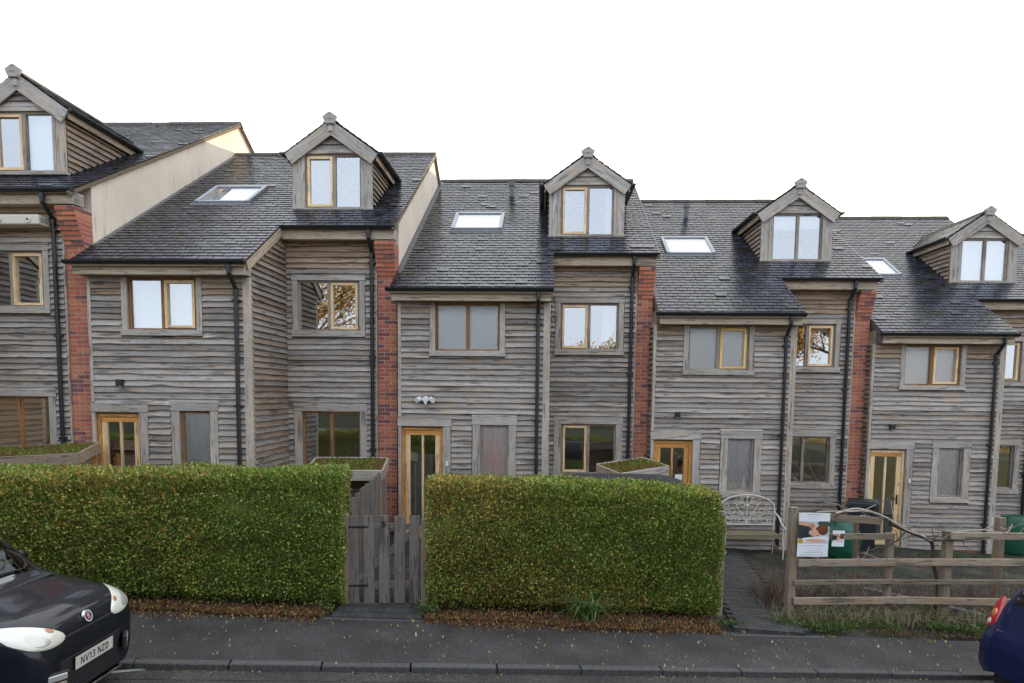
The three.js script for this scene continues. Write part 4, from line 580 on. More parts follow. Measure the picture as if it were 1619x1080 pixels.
// ------------------------------------------------------------------ green-roofed bin stores
function binStore(x, y, z, turn, w, d, h, tilt, mats, label) {
  const S = grp(scene, 'bin_store'); S.position.set(x, y, z); S.rotation.y = turn; tag(S, label, 'bin store', 'bin stores with planted roofs');
  for (const sx of [-1, 1]) for (const sz of [-1, 1]) box(S, 'corner_leg', M.door, sx * (w / 2 - 0.06) - 0.035, sx * (w / 2 - 0.06) + 0.035, -0.1, h, sz * (d / 2 - 0.06) - 0.035, sz * (d / 2 - 0.06) + 0.035);
  for (let i = 0; i < 8; i++) { const yy = i * h / 8; for (const s of [-1, 1]) box(S, 'side_board', M.boardBrown[i % 3], s * (w / 2 - 0.10) - 0.011, s * (w / 2 - 0.10) + 0.011, yy, yy + h / 8 - 0.008, -d / 2 + 0.1, d / 2 - 0.1, 0.002); box(S, 'back_board', M.boardBrown[i % 3], -w / 2 + 0.13, w / 2 - 0.13, yy, yy + h / 8 - 0.008, -d / 2 + 0.08, -d / 2 + 0.1, 0.002); }
  const Rf = put(S, 'planted_roof', bxg(-w / 2 + 0.025, w / 2 - 0.025, -0.06, 0.015, -d / 2 + 0.025, d / 2 - 0.025, 0), M.moss[2]); Rf.position.y = h + 0.10; Rf.rotation.set(tilt[0], 0, tilt[1]);
  const tr = mats || M.trim[0]; for (const [a, b, c, e] of [[-w / 2, w / 2, d / 2 - 0.022, d / 2 + 0.02], [-w / 2, w / 2, -d / 2 - 0.02, -d / 2 + 0.022]]) box(Rf, 'roof_fascia', tr, a, b, -0.13, 0.045, c, e); for (const s of [-1, 1]) box(Rf, 'roof_fascia', M.boardBrown[2], s * w / 2 - 0.02, s * w / 2 + 0.02, -0.13, 0.044, -d / 2 + 0.024, d / 2 - 0.024);
  const it = [], r = rngOf(Math.round(x * 100) + 900); for (let i = 0; i < 2600 * w * d; i++) { const px = (r() - 0.5) * (w - 0.06), pz = (r() - 0.5) * (d - 0.06), cl = vn(px * 6 + x + 20, pz * 6 + 9); it.push({ p: v3(px, 0.012 + 0.03 * cl * r(), pz), n: v3(r() - 0.5, 0.6 + r(), r() - 0.5).normalize(), s: 0.02 + r() * 0.03, c: (cl > 0.5 ? [[0.16, 0.19, 0.03], [0.10, 0.14, 0.02], [0.22, 0.22, 0.04]] : [[0.20, 0.12, 0.03], [0.24, 0.16, 0.04], [0.13, 0.12, 0.03]])[Math.floor(r() * 3)] }); }
  leavesMesh(Rf, 'sedum', it, M.litter); return S;
}
binStore(1.55, -0.0, -11.75, 0.45, 0.95, 0.78, 1.60, [0.10, 0.10], M.trim[1], 'bin store with sedum roof in front of the mullioned window by the brick pier');
binStore(-3.30, 0.2, -11.45, 0.12, 1.25, 0.85, 1.38, [0.16, 0.0], M.trim[1], 'bin store with bright mossy roof behind the picket run');
binStore(-8.25, 0.45, -10.45, 0.30, 1.9, 1.0, 1.36, [0.10, 0.05], M.boardDark[2], 'wide bin store with yellowed sedum roof at the uphill end of the long hedge');
{ // dark arched cover standing behind the browning hedge
  const C = grp(scene, 'bicycle_shelter'); C.position.set(1.15, gy(1.15), -10.75); C.rotation.y = 0.1; tag(C, 'low black curved cover showing above the browning hedge', 'shelter'); const rows = [], n = 14; for (let i = 0; i <= n; i++) { const t = i / n, row = []; for (let k = 0; k <= 10; k++) { const q = k / 10 * Math.PI, e = 1 - Math.pow(Math.abs(t * 2 - 1), 6) * 0.5; row.push([(t - 0.5) * 2.45, Math.max(0, Math.sin(q)) * 0.45 * e + 1.33 - 0.02 * t, -Math.cos(q) * 0.4]); } rows.push(row); }
  put(C, 'cover', quadStrip(rows), new THREE.MeshStandardMaterial({ color: lin(0.02, 0.02, 0.022), roughness: 0.75, side: THREE.DoubleSide })); for (const sx of [-1.15, 1.15]) for (const sz of [-0.38, 0.38]) box(C, 'support', M.black, sx - 0.02, sx + 0.02, -0.1, 1.4, sz - 0.02, sz + 0.02); }
// ------------------------------------------------------------------ lamps, bells, awning, signs on the fronts
for (const [i, x, y, label] of [[1, 0.57, 2.655, 'small black wall lamp over the orange door uphill of the picket gate'], [3, 0.534, 2.655, 'small black wall lamp on the boards above the bench house door'], [4, 0.511, 2.64, 'small black wall lamp above the door by the wheeled bin']]) { const h = houses[i].position, L = grp(scene, 'wall_lamp'); L.position.set(h.x + x, h.y + y, h.z + 0.028); tag(L, label, 'lamp'); box(L, 'lamp_body', M.black, -0.05, 0.05, -0.055, 0.055, 0.012, 0.10, 0.008); box(L, 'back_plate', M.black, -0.04, 0.04, -0.045, 0.045, -0.02, 0.012); put(L, 'lens', new THREE.CylinderGeometry(0.03, 0.03, 0.01, 14).translate(0, -0.06, 0.055), M.white); }
{ const h = houses[2].position, L = grp(scene, 'floodlight'); L.position.set(h.x + 0.549, h.y + 2.65, h.z + 0.03); tag(L, 'white twin floodlight with sensor above the picket gate house door', 'floodlight'); put(L, 'base', new THREE.CylinderGeometry(0.055, 0.06, 0.07, 16).rotateX(Math.PI / 2).translate(0, 0, 0.035), M.white); for (const s of [-1, 1]) { const m = put(L, 'lamp_head', merge([new THREE.CylinderGeometry(0.05, 0.042, 0.09, 16).rotateX(Math.PI / 2).translate(0, 0, 0.05), new THREE.SphereGeometry(0.042, 12, 8).translate(0, 0, 0.005)]), M.white); m.position.set(s * 0.10, 0.01, 0.07); m.rotation.set(0.35, s * 0.6, 0); put(L, 'arm', tube([[s * 0.03, 0, 0.05], [s * 0.08, 0, 0.07]], 0.016), M.white); } put(L, 'sensor', new THREE.SphereGeometry(0.028, 12, 8).translate(0, -0.075, 0.06), M.white); }
for (const [i, x, y, label] of [[2, 0.945, 1.46, 'white door bell on the grey trim of the picket gate house'], [4, 0.95, 1.46, 'tiny white door bell beside the open-grained door']]) { const h = houses[i].position, b = put(scene, 'door_bell', merge([bxg(-0.022, 0.022, -0.045, 0.045, -0.015, 0.02, 0.005), new THREE.CylinderGeometry(0.01, 0.01, 0.006, 10).rotateX(Math.PI / 2).translate(0, -0.015, 0.022)]), M.white); b.position.set(h.x + x, h.y + y, h.z + 0.06); tag(b, label, 'door bell'); }
{ const h = houses[0].position, A = grp(scene, 'awning_box'); A.position.set(h.x + 3.3, h.y + 5.075, h.z - P + 0.22); tag(A, 'long white awning box under the eaves of the uphill house', 'awning'); const wm = new THREE.MeshStandardMaterial({ color: lin(0.66, 0.61, 0.52), roughness: 0.45 }); box(A, 'casing', wm, -1.1, 1.1, -0.085, 0.085, -0.19, 0.1, 0.03); put(A, 'end_cap', new THREE.CylinderGeometry(0.055, 0.055, 0.02, 18).rotateX(Math.PI / 2).translate(0.92, 0, 0.105), wm); put(A, 'end_cap', new THREE.CylinderGeometry(0.055, 0.055, 0.02, 18).rotateX(Math.PI / 2).translate(0.42, 0, 0.105), wm); put(A, 'eyelet', bxg(0.9, 0.94, -0.012, 0.012, 0.112, 0.122, 0.003), M.black); for (const y of [-0.02, 0.02]) put(A, 'slot', bxg(1.09, 1.104, y - 0.006, y + 0.006, -0.1, 0.05, 0.002), M.black); }
{ const h = houses[3].position, n = put(scene, 'door_notice', bxg(-0.075, 0.075, -0.06, 0.06, -0.003, 0.003, 0.002), M.white); n.position.set(h.x + 0.62, h.y + 1.38, h.z - 0.06); tag(n, 'white notice card on the glass of the bench house door', 'notice'); }
// things on window sills
{ const h = houses[3].position; const y = put(scene, 'storage_box', bxg(-0.09, 0.09, 0, 0.13, -0.05, 0.05, 0.01), new THREE.MeshStandardMaterial({ color: lin(0.45, 0.33, 0.05), roughness: 0.6 })); y.position.set(h.x + 1.72, h.y + 1.155, h.z - 0.15); tag(y, 'yellow box on the sill behind the narrow window above the bench', 'box');
  const w = put(scene, 'spray_bottle', new THREE.LatheGeometry([[0, 0], [0.05, 0], [0.055, 0.09], [0.02, 0.13], [0.015, 0.2], [0.03, 0.22], [0, 0.26]].map(q => new THREE.Vector2(...q)), 14), M.white); w.position.set(h.x + 1.95, h.y + 1.155, h.z - 0.15); tag(w, 'white bottle on the sill behind the narrow window above the bench', 'bottle');
  const hB = houses[1].position; const pot = grp(scene, 'pot_plant'); pot.position.set(hB.x + 3.92, hB.y + 1.155, hB.z - P - 0.17); tag(pot, 'small green pot plant on the sill of the ground floor window', 'plant'); put(pot, 'pot', new THREE.LatheGeometry([[0, 0], [0.045, 0], [0.06, 0.1], [0, 0.1]].map(q => new THREE.Vector2(...q)), 14), new THREE.MeshStandardMaterial({ color: lin(0.03, 0.22, 0.06), roughness: 0.4 })); const it = [], r = rngOf(8); for (let i = 0; i < 60; i++) it.push({ p: v3((r() - 0.5) * 0.08, 0.1 + r() * 0.1, (r() - 0.5) * 0.08), n: v3(r() - 0.5, 0.6, r() - 0.5).normalize(), s: 0.06, c: [0.06, 0.2, 0.04] }); leavesMesh(pot, 'leaves', it, M.leaf); }
// glowing pendants inside the uphill house
{ const h = houses[0].position; const em = new THREE.MeshStandardMaterial({ color: lin(0.9, 0.6, 0.2), emissive: lin(1, 0.62, 0.16), emissiveIntensity: 2.2 }); [[4.02, 'glowing yellow pendant lamp inside the uphill window, nearer its mullion'], [4.16, 'glowing yellow pendant lamp inside the uphill window, nearer the drainpipe']].forEach(([x, label]) => { const g = grp(scene, 'pendant_lamp'); g.position.set(h.x + x, h.y + 2.04, h.z - P - 0.7); tag(g, label, 'lamp'); put(g, 'lamp_bulb', new THREE.SphereGeometry(0.06, 14, 10), em); put(g, 'flex', new THREE.CylinderGeometry(0.004, 0.004, 0.45, 5).translate(0, 0.28, 0), M.black); const l = new THREE.PointLight(new THREE.Color(1, 0.7, 0.3), 0.12); l.position.copy(g.position); l.castShadow = true; scene.add(l); }); }

{ const h = houses[2].position, pts = []; for (let k = 0; k <= 30; k++) pts.push(k / 30); const c = put(scene, 'door_curtain', quadStrip([pts.map(t => [lerp(0.0, 0.34, t), 0, 0.025 * Math.sin(t * 40)]), pts.map(t => [lerp(0.0, 0.34, t), 1.75, 0.025 * Math.sin(t * 40)])]), M.greenCurtain); c.position.set(h.x + 0.14, h.y + 0.02, h.z - 0.2); tag(c, 'dark green pleated curtain behind the glass of the picket gate house door', 'curtain'); }
// ------------------------------------------------------------------ paths
{ const pm = [0.10, 0.085, 0.12].map(k => new THREE.MeshStandardMaterial({ color: lin(k, k * 0.97, k * 0.93), map: rep(speck, 5, 5), bumpMap: rep(speckB, 6, 6), bumpScale: 0.003, roughness: 0.85 }));
  const path = new THREE.Group(); path.name = 'block_path'; path.userData.kind = 'structure'; scene.add(path);
  const bed = []; const far = -13.6; for (let j = 0; j < 44; j++) for (let i = 0; i < 5; i++) { const t = j / 44, z = lerp(zBound(3) + 0.62, far, t), x = lerp(2.60, 3.0, t) + (i + 0.5 + (j % 2 ? 0.25 : -0.25)) * 0.185, y = gy(x) + 0.045 + 0.045 * t; bed.push([x, y, z]); }
  const g = uvBox(new THREE.BoxGeometry(0.182, 0.06, 0.106), 0.182, 0.06, 0.106); for (const [x, y, z] of bed) { const m = put(path, 'paving_block', g, pick(pm)); m.position.set(x, y - 0.022 + R(-0.003, 0.003), z); m.rotation.set(R(-0.01, 0.01), R(-0.01, 0.01), -0.055); }
  const g2 = uvBox(new THREE.BoxGeometry(0.098, 0.06, 0.2), 0.098, 0.06, 0.2); for (let j = 0; j < 14; j++) for (let i = 0; i < 11; i++) { const x = -2.60 + i * 0.1, z = zBound(x) + 0.42 - j * 0.205; const m = put(path, 'paving_block', g2, pick(pm)); m.position.set(x + 0.05, gy(x) - 0.005 + j * 0.005 + R(-0.002, 0.002), z); m.rotation.set(0, bAng, -0.055); }
  const ed = [[-2.72, -1.42, 0.56], [2.45, 3.75, 0.78]]; for (const [a, b, o] of ed) { const m = put(path, 'edging_stone', bxg(-(b - a) / 2, (b - a) / 2, -0.1, 0.012, -0.03, 0.03, 0.008), M.kerb[2]); const c = (a + b) / 2; m.position.set(c, gy(c), zBound(c) + o - 0.02); m.rotation.set(0, bAng, -0.055); } }
// white paint mark on the road
{ const m = struct('road_marking', new THREE.PlaneGeometry(0.34, 0.06).rotateX(-Math.PI / 2), new THREE.MeshStandardMaterial({ color: lin(0.55, 0.55, 0.52), map: rep(speck, 3, 3), roughness: 0.8 })); m.position.set(-4.08, gy(-4.08) - 0.05, -6.36); m.rotation.set(0, 0.5, -0.055); }
// ------------------------------------------------------------------ strappy clump, weeds, dry stems
const bladeMat = new THREE.MeshPhysicalMaterial({ color: 0xffffff, roughness: 0.5, transmission: 0.2, thickness: 0, side: THREE.DoubleSide, vertexColors: true });
function blade(r, len, w, lean, az, c0, c1) { const n = 7, rows = [], cols = []; for (let i = 0; i <= n; i++) { const t = i / n, o = lean * t * t * len, y = len * (t - 0.55 * lean * t * t * t), ww = w * (1 - t * t) * (t < 0.1 ? 0.7 : 1), cx = Math.cos(az), sz = Math.sin(az); rows.push([[cx * o - sz * ww, y, sz * o + cx * ww], [cx * o + sz * ww, y, sz * o - cx * ww]]); const k = c0.map((v, q) => lerp(v, c1[q], t)); cols.push(...k, ...k); } const g = quadStrip(rows); g.setAttribute('color', new THREE.Float32BufferAttribute(cols, 3)); return g; }
{ const r = rngOf(12), K = grp(scene, 'strap_leaf_clump'); K.position.set(0.62, gy(0.62) + 0.0, -8.78); tag(K, 'clump of strap leaves arching over the pavement edge', 'plant');
  for (let i = 0; i < 95; i++) { const old = r() < 0.22, g = blade(r, 0.38 + r() * 0.34, 0.007 + r() * 0.006, 0.55 + r() * 0.75, 0.35 + r() * 6.283 * 0.9, [0.10, 0.15, 0.03], old ? [0.35, 0.28, 0.09] : [0.09, 0.20, 0.035]); const m = put(K, 'leaf', g, bladeMat); m.position.set((r() - 0.5) * 0.34, 0, (r() - 0.5) * 0.14); } }
{ const r = rngOf(19), gs = []; for (let i = 0; i < 1500; i++) { const x = lerp(3.2, 8.2, r()), off = (r() - 0.35) * 0.5; const h = 0.12 + r() * 0.34, col = r() < 0.55 ? [[0.22, 0.17, 0.08], [0.34, 0.27, 0.15]] : [[0.08, 0.10, 0.02], [0.15, 0.19, 0.05]]; const g = blade(r, h, 0.003 + r() * 0.003, 0.3 + r() * 1.1, r() * 6.283, ...col); g.translate(x, gy(x) - 0.01, zBound(x) + 0.28 * r() + off * 0.4); gs.push(g); }
  const m = put(scene, 'verge_grass', mergeGeometries(gs), bladeMat); m.userData.kind = 'stuff'; tag(m, 'dry grass tangled under the rail fence', 'grass'); }
{ const r = rngOf(29), it = []; const patch = (cx, cz, rx, rz, n, h, pal) => { for (let i = 0; i < n; i++) { const a = r() * 6.283, q = Math.sqrt(r()), x = cx + Math.cos(a) * q * rx, z = cz + Math.sin(a) * q * rz; it.push({ p: v3(x, gy(x) + 0.01 + r() * h, z), n: v3(r() - 0.5, 0.5 + r() * 0.5, r() - 0.3).normalize(), s: 0.018 + r() * 0.022, c: pal[Math.floor(r() * pal.length)].map(v => v * (0.7 + r() * 0.6)) }); } };
  const weed = [[0.07, 0.14, 0.02], [0.12, 0.20, 0.03], [0.05, 0.09, 0.02], [0.17, 0.20, 0.05]], dry = [[0.16, 0.10, 0.05], [0.24, 0.16, 0.09], [0.10, 0.07, 0.04]];
  patch(3.62, zBound(3.6) + 0.42, 0.4, 0.14, 900, 0.08, weed); for (let k = 0; k < 16; k++) { const x = 3.9 + r() * 4; patch(x, zBound(x) + 0.38 + r() * 0.2, 0.22, 0.12, 170 + r() * 200, 0.09, weed); } for (let k = 0; k < 10; k++) { const x = 4.5 + r() * 3; patch(x, zBack(x) - 0.12, 0.35, 0.09, 160, 0.03, dry); }
  patch(-1.46, zBound(-1.46) + 0.30, 0.16, 0.10, 260, 0.14, weed); patch(-2.72, zBound(-2.7) + 0.3, 0.12, 0.09, 140, 0.10, weed); patch(2.55, zBound(2.55) + 0.42, 0.22, 0.10, 240, 0.06, weed); patch(3.6, -12.9, 0.5, 0.3, 700, 0.04, weed); patch(8.2, -14.6, 1.4, 0.35, 1100, 0.09, weed); patch(3.0, -13.2, 0.6, 0.15, 300, 0.05, weed);
  const l = leavesMesh(scene, 'weeds', it, M.leaf); tag(l, 'low green weeds at the foot of the fence and gate posts', 'weeds'); }
{ const r = rngOf(37), it = [], g = new THREE.CylinderGeometry(0.12, 0.3, 1, 3).translate(0, 0.5, 0); // dry brushwood inside the fence
  const im = [], add = (x, z, h, lean, t) => im.push([x, z, h, lean, t]); for (let i = 0; i < 1500; i++) { const x = lerp(3.35, 8.4, r()), z = zBound(x) - 0.1 - r() * 1.3; add(x, z, 0.2 + r() * 0.5, 0.6 + r() * 0.7, r() * 6.283); } for (let i = 0; i < 420; i++) { const x = 3.25 + r() * 0.5, z = zBound(3.4) - 0.2 - r() * 0.9; add(x, z, 0.25 + r() * 0.35, 0.5 + r(), r() * 6.283); }
  const M2 = new THREE.InstancedMesh(g, M.litter, im.length), m = new THREE.Matrix4(), q = new THREE.Quaternion(); im.forEach(([x, z, h, l, t], i) => { q.setFromEuler(new THREE.Euler(Math.cos(t) * l, t, Math.sin(t) * l)); m.compose(v3(x, gy(x), z), q, v3(0.012, h, 0.012)); M2.setMatrixAt(i, m); const k = 0.6 + r() * 0.7; M2.setColorAt(i, lin(...(r() < 0.3 ? [0.13, 0.06, 0.045] : [0.19, 0.14, 0.095]).map(v => v * k))); }); M2.name = 'brushwood'; M2.userData.kind = 'stuff'; tag(M2, 'dry brushwood and dead stems inside the rail fence', 'stems'); scene.add(M2); }
{ // bare climber trained along the fence top
  const r = rngOf(53), K = grp(scene, 'bare_climber'); K.position.set(5.75, gy(5.75), zBound(5.75) - 0.1); tag(K, 'leafless climber with twisted pale stems along the rail fence', 'climber'); const o = K.position, bark = new THREE.MeshStandardMaterial({ color: lin(0.17, 0.13, 0.095), map: rep(speck, 3, 3), roughness: 0.95 }), pale = new THREE.MeshStandardMaterial({ color: lin(0.42, 0.36, 0.29), roughness: 0.9 });
  const L = p => p.map(q => [q[0] - o.x, q[1] - o.y, q[2] - o.z]); const zf = x => zBound(x);
  put(K, 'trunk', tube(L([[5.80, -0.30, zf(5.8) - 0.12], [5.84, 0.2, zf(5.8) - 0.14], [5.74, 0.55, zf(5.8) - 0.12], [5.66, 0.86, zf(5.7) - 0.06], [5.35, 1.0, zf(5.4) + 0.02], [4.95, 1.16, zf(5) + 0.04]]), 0.026, 8, 30), bark);
  const main = [[[5.7, 0.86, 0], [5.35, 1.02, 0.05], [5.0, 1.2, 0.08], [4.6, 1.33, 0.06], [4.2, 1.36, 0.07], [3.85, 1.34, 0.05]], [[5.5, 0.96, 0], [5.15, 1.08, 0.1], [4.8, 1.28, 0.1], [4.45, 1.37, 0.03], [4.1, 1.32, 0.1]], [[5.7, 0.84, 0], [6.0, 1.0, -0.05], [6.4, 1.04, 0.0], [6.75, 1.02, 0.04], [6.82, 1.13, 0.05]], [[5.2, 1.06, 0.05], [5.0, 0.9, 0.1], [4.7, 0.78, 0.02], [4.45, 0.72, 0.06]], [[5.6, 0.92, 0], [6.1, 0.93, 0.1], [6.6, 0.98, 0.08], [7.1, 1.0, 0.05]]];
  for (const p of main) put(K, 'stem', tube(L(p.map(q => [q[0], q[1] + 0.02 * (r() - 0.5), zf(q[0]) + q[2]])), 0.009 + r() * 0.006, 6, 24), r() < 0.5 ? bark : pale);
  for (let i = 0; i < 46; i++) { const p = main[i % main.length], k = r() * (p.length - 1), a = Math.floor(k), t = k - a, b = p[a].map((v, j) => lerp(v, p[a + 1][j], t)), an = r() * 6.283, l = 0.15 + r() * 0.5, e = [b[0] + Math.cos(an) * l * 0.8, b[1] + (r() - 0.35) * l, b[2] + (r() - 0.5) * 0.2]; put(K, 'twig', tube(L([[b[0], b[1], zf(b[0]) + b[2]], [lerp(b[0], e[0], 0.5) + (r() - 0.5) * 0.06, lerp(b[1], e[1], 0.5) + (r() - 0.5) * 0.08, zf(b[0]) + b[2] + 0.02], [e[0], e[1], zf(e[0]) + e[2]]]), 0.003 + r() * 0.003, 4, 8), r() < 0.55 ? bark : pale); } }
{ // creeper stems by the drainpipe and the odd shoots above the pavement path
  const r = rngOf(61), K = grp(scene, 'bare_creeper'); K.position.set(6.3, -0.3, -14.6); tag(K, 'thin leafless creeper on the wall behind the wheeled bin', 'creeper'); const bark = new THREE.MeshStandardMaterial({ color: lin(0.25, 0.20, 0.15), roughness: 0.9 });
  for (const p of [[[6.62, 0.0, -14.9], [6.55, 0.6, -15.2], [6.40, 1.1, -15.36], [6.36, 1.9, -15.37]], [[6.5, 0.3, -15.0], [6.1, 0.95, -15.2], [5.6, 1.45, -15.35]], [[6.4, 0.4, -14.7], [5.9, 1.0, -15.0], [5.45, 1.15, -15.2]], [[6.3, 0.5, -14.6], [5.9, 1.3, -15.1], [5.75, 1.95, -15.36]]]) put(K, 'stem', tube(p.map(q => [q[0] - 6.3, q[1] + 0.3, q[2] + 14.6]), 0.006, 5, 20), bark); }
{ const s = put(scene, 'fallen_timber', bxg(-0.85, 0.85, -0.03, 0.03, -0.06, 0.06, 0.008), new THREE.MeshStandardMaterial({ color: lin(0.30, 0.33, 0.37), map: oakMap, roughness: 0.85 })); s.position.set(6.05, gy(6.05) + 0.05, -10.9); s.rotation.set(0, -0.72, -0.04); tag(s, 'grey scaffold board lying on the soil behind the rail fence', 'board'); }
{ const s = put(scene, 'bed_edging', bxg(-0.5, 0.5, 0, 0.16, -0.04, 0.04, 0.008), M.plinthWood); s.position.set(4.95, -0.25, -13.35); s.rotation.y = -0.95; tag(s, 'dark timber edging beside the bench', 'edging'); }
// ------------------------------------------------------------------ the wood across the road, mirrored in the windows
function tree(x, z, h, crownR, pal, seed, bare, label) {
  const r = rngOf(seed), K = grp(scene, 'roadside_tree'), y = gy(x) + 1.5; K.position.set(x, y, z); tag(K, label, 'tree', 'trees across the road');
  const limbs = [], tips = []; const br = (p, d, len, rad, dep) => { const q = p.clone().addScaledVector(d, len), m = p.clone().lerp(q, 0.5).add(v3((r() - 0.5) * len * 0.15, 0, (r() - 0.5) * len * 0.15)); const g = new THREE.TubeGeometry(new THREE.QuadraticBezierCurve3(p, m, q), 4, rad, 5).toNonIndexed(); limbs.push(g); if (dep === 0 || rad < 0.01) { tips.push(q); return; } const n = dep > 2 ? 4 : 3; for (let i = 0; i < n; i++) { const dd = d.clone().add(v3(r() - 0.5, (r() - 0.35) * 0.8, r() - 0.5).multiplyScalar(1.5)).normalize(); br(p.clone().lerp(q, 0.65 + r() * 0.35), dd, len * (0.62 + r() * 0.2), rad * 0.6, dep - 1); } tips.push(q); };
  const tr = new THREE.CylinderGeometry(h * 0.018, h * 0.03, h * 0.42, 9, 3).translate(0, h * 0.21, 0); put(K, 'trunk', tr, M.twig);
  for (let i = 0; i < 5; i++) br(v3(0, h * (0.28 + 0.03 * i), 0), v3(Math.cos(i * 1.3 + seed), 0.7 + r() * 0.7, Math.sin(i * 1.3 + seed)).normalize(), h * 0.22, h * 0.014, bare ? 4 : 3);
  const lm = put(K, 'limbs', merge(limbs), M.twig); lm.userData.kind = 'stuff';
  const it = [], n = bare ? 1400 : 6500; for (let i = 0; i < n; i++) { const t = tips[Math.floor(r() * tips.length)], q = t.clone().add(v3(r() - 0.5, r() - 0.5, r() - 0.5).multiplyScalar(crownR * 0.55)); const k = 0.6 + r() * 0.8; it.push({ p: q, n: v3(r() - 0.5, r() - 0.5, r() - 0.5).normalize(), s: 0.09 + r() * 0.1, c: pal[Math.floor(r() * pal.length)].map(v => v * k) }); } const cr = leavesMesh(K, 'crown', it, M.leaf); cr.name = 'crown';
}
const gold = [[0.42, 0.22, 0.03], [0.34, 0.20, 0.04], [0.25, 0.19, 0.04], [0.45, 0.30, 0.06]], olive = [[0.10, 0.11, 0.03], [0.16, 0.15, 0.04], [0.22, 0.17, 0.04]];
[[-13.2, 10.5, 9.0, 2.6, gold, 1, 0, 'tall golden tree across the road, furthest uphill'], [-8.6, 11.5, 6.4, 2.2, olive, 2, 0, 'bushy olive green tree across the road beside the tall golden one'], [-2.5, 12.5, 5.4, 1.8, gold, 3, 1, 'thin bare tree across the road opposite the picket gate'], [3.4, 10.5, 5.2, 1.7, gold, 4, 1, 'small half-bare golden tree across the road opposite the path'], [5.6, 11.5, 5.8, 2.0, olive, 5, 0, 'round olive green tree across the road opposite the rail fence'], [13.0, 10.5, 8.6, 2.4, gold, 6, 0, 'tall golden tree across the road near the downhill end'], [18.5, 10.0, 10, 2.8, gold, 7, 1, 'tall ivy-laced bare tree across the road, furthest downhill'], [9.4, 12.0, 6.4, 2.0, olive, 8, 1, 'half-bare olive tree between the round and the tall golden trees']].forEach(a => tree(...a));
{ const r = rngOf(71), it = [], rows = []; const S = grp(scene, 'bramble_bank'); S.position.set(2, gy(2) + 1.5, 3.2); tag(S, 'dark bramble bank along the far side of the road', 'shrubs'); for (let j = 0; j < 4; j++) { const row = []; for (let i = 0; i <= 80; i++) { const x = -30 + i * 0.8, hh = (1.5 + 1.1 * vn(i * 0.35, 3)) * [0, 0.75, 1, 0][j]; row.push([x, gy(x + 2) - gy(2) + hh - 0.25, [-1.0, -0.5, 0.4, 1.5][j]]); } rows.push(row); }
  put(S, 'bank', quadStrip(rows.reverse()), new THREE.MeshStandardMaterial({ color: lin(0.13, 0.10, 0.06), roughness: 1, side: THREE.DoubleSide })); for (let i = 0; i < 16000; i++) { const x = -28 + r() * 60, hh = (1.5 + 1.1 * vn((x + 30) / 0.8 * 0.35, 3)), t = r(), k = 0.6 + r() * 0.8; it.push({ p: v3(x, gy(x + 2) - gy(2) + hh * t + (r() - 0.5) * 0.25, -1.05 + t * 0.8 + (r() - 0.5) * 0.3), n: v3(r() - 0.5, r(), -r()).normalize(), s: 0.07 + r() * 0.08, c: (r() < 0.25 ? gold : olive)[Math.floor(r() * 3)].map(v => v * k * 0.8) }); } leavesMesh(S, 'foliage', it, M.leaf); }
// ------------------------------------------------------------------ parked hatchbacks
const paint = c => new THREE.MeshPhysicalMaterial({ color: lin(...c), roughness: 0.4, metalness: 0.0, clearcoat: 0.6, clearcoatRoughness: 0.05, specularIntensity: 0.4 });
const carGlass = new THREE.MeshPhysicalMaterial({ color: lin(0.30, 0.40, 0.37), roughness: 0.03, metalness: 0, ior: 2.2, transmission: 1, thickness: 0 });
const trimBlack = new THREE.MeshStandardMaterial({ color: lin(0.016, 0.016, 0.018), roughness: 0.6 });
const chrome = new THREE.MeshStandardMaterial({ color: lin(0.7, 0.7, 0.7), roughness: 0.18, metalness: 1 });
const rubber = new THREE.MeshStandardMaterial({ color: lin(0.02, 0.02, 0.02), roughness: 0.85 });
function spline(ks, x) { // monotone-ish cubic through [x, v...] keys
  let i = 0; while (i < ks.length - 2 && x > ks[i + 1][0]) i++; const a = ks[Math.max(0, i - 1)], b = ks[i], c = ks[i + 1], d = ks[Math.min(ks.length - 1, i + 2)], t = clamp((x - b[0]) / (c[0] - b[0]));
  return b.slice(1).map((_, k) => { const q = k + 1, m0 = (c[q] - a[q]) / Math.max(1e-4, c[0] - a[0]) * (c[0] - b[0]), m1 = (d[q] - b[q]) / Math.max(1e-4, d[0] - b[0]) * (c[0] - b[0]), t2 = t * t, t3 = t2 * t; return (2 * t3 - 3 * t2 + 1) * b[q] + (t3 - 2 * t2 + t) * m0 + (-2 * t3 + 3 * t2) * c[q] + (t3 - t2) * m1; });
}
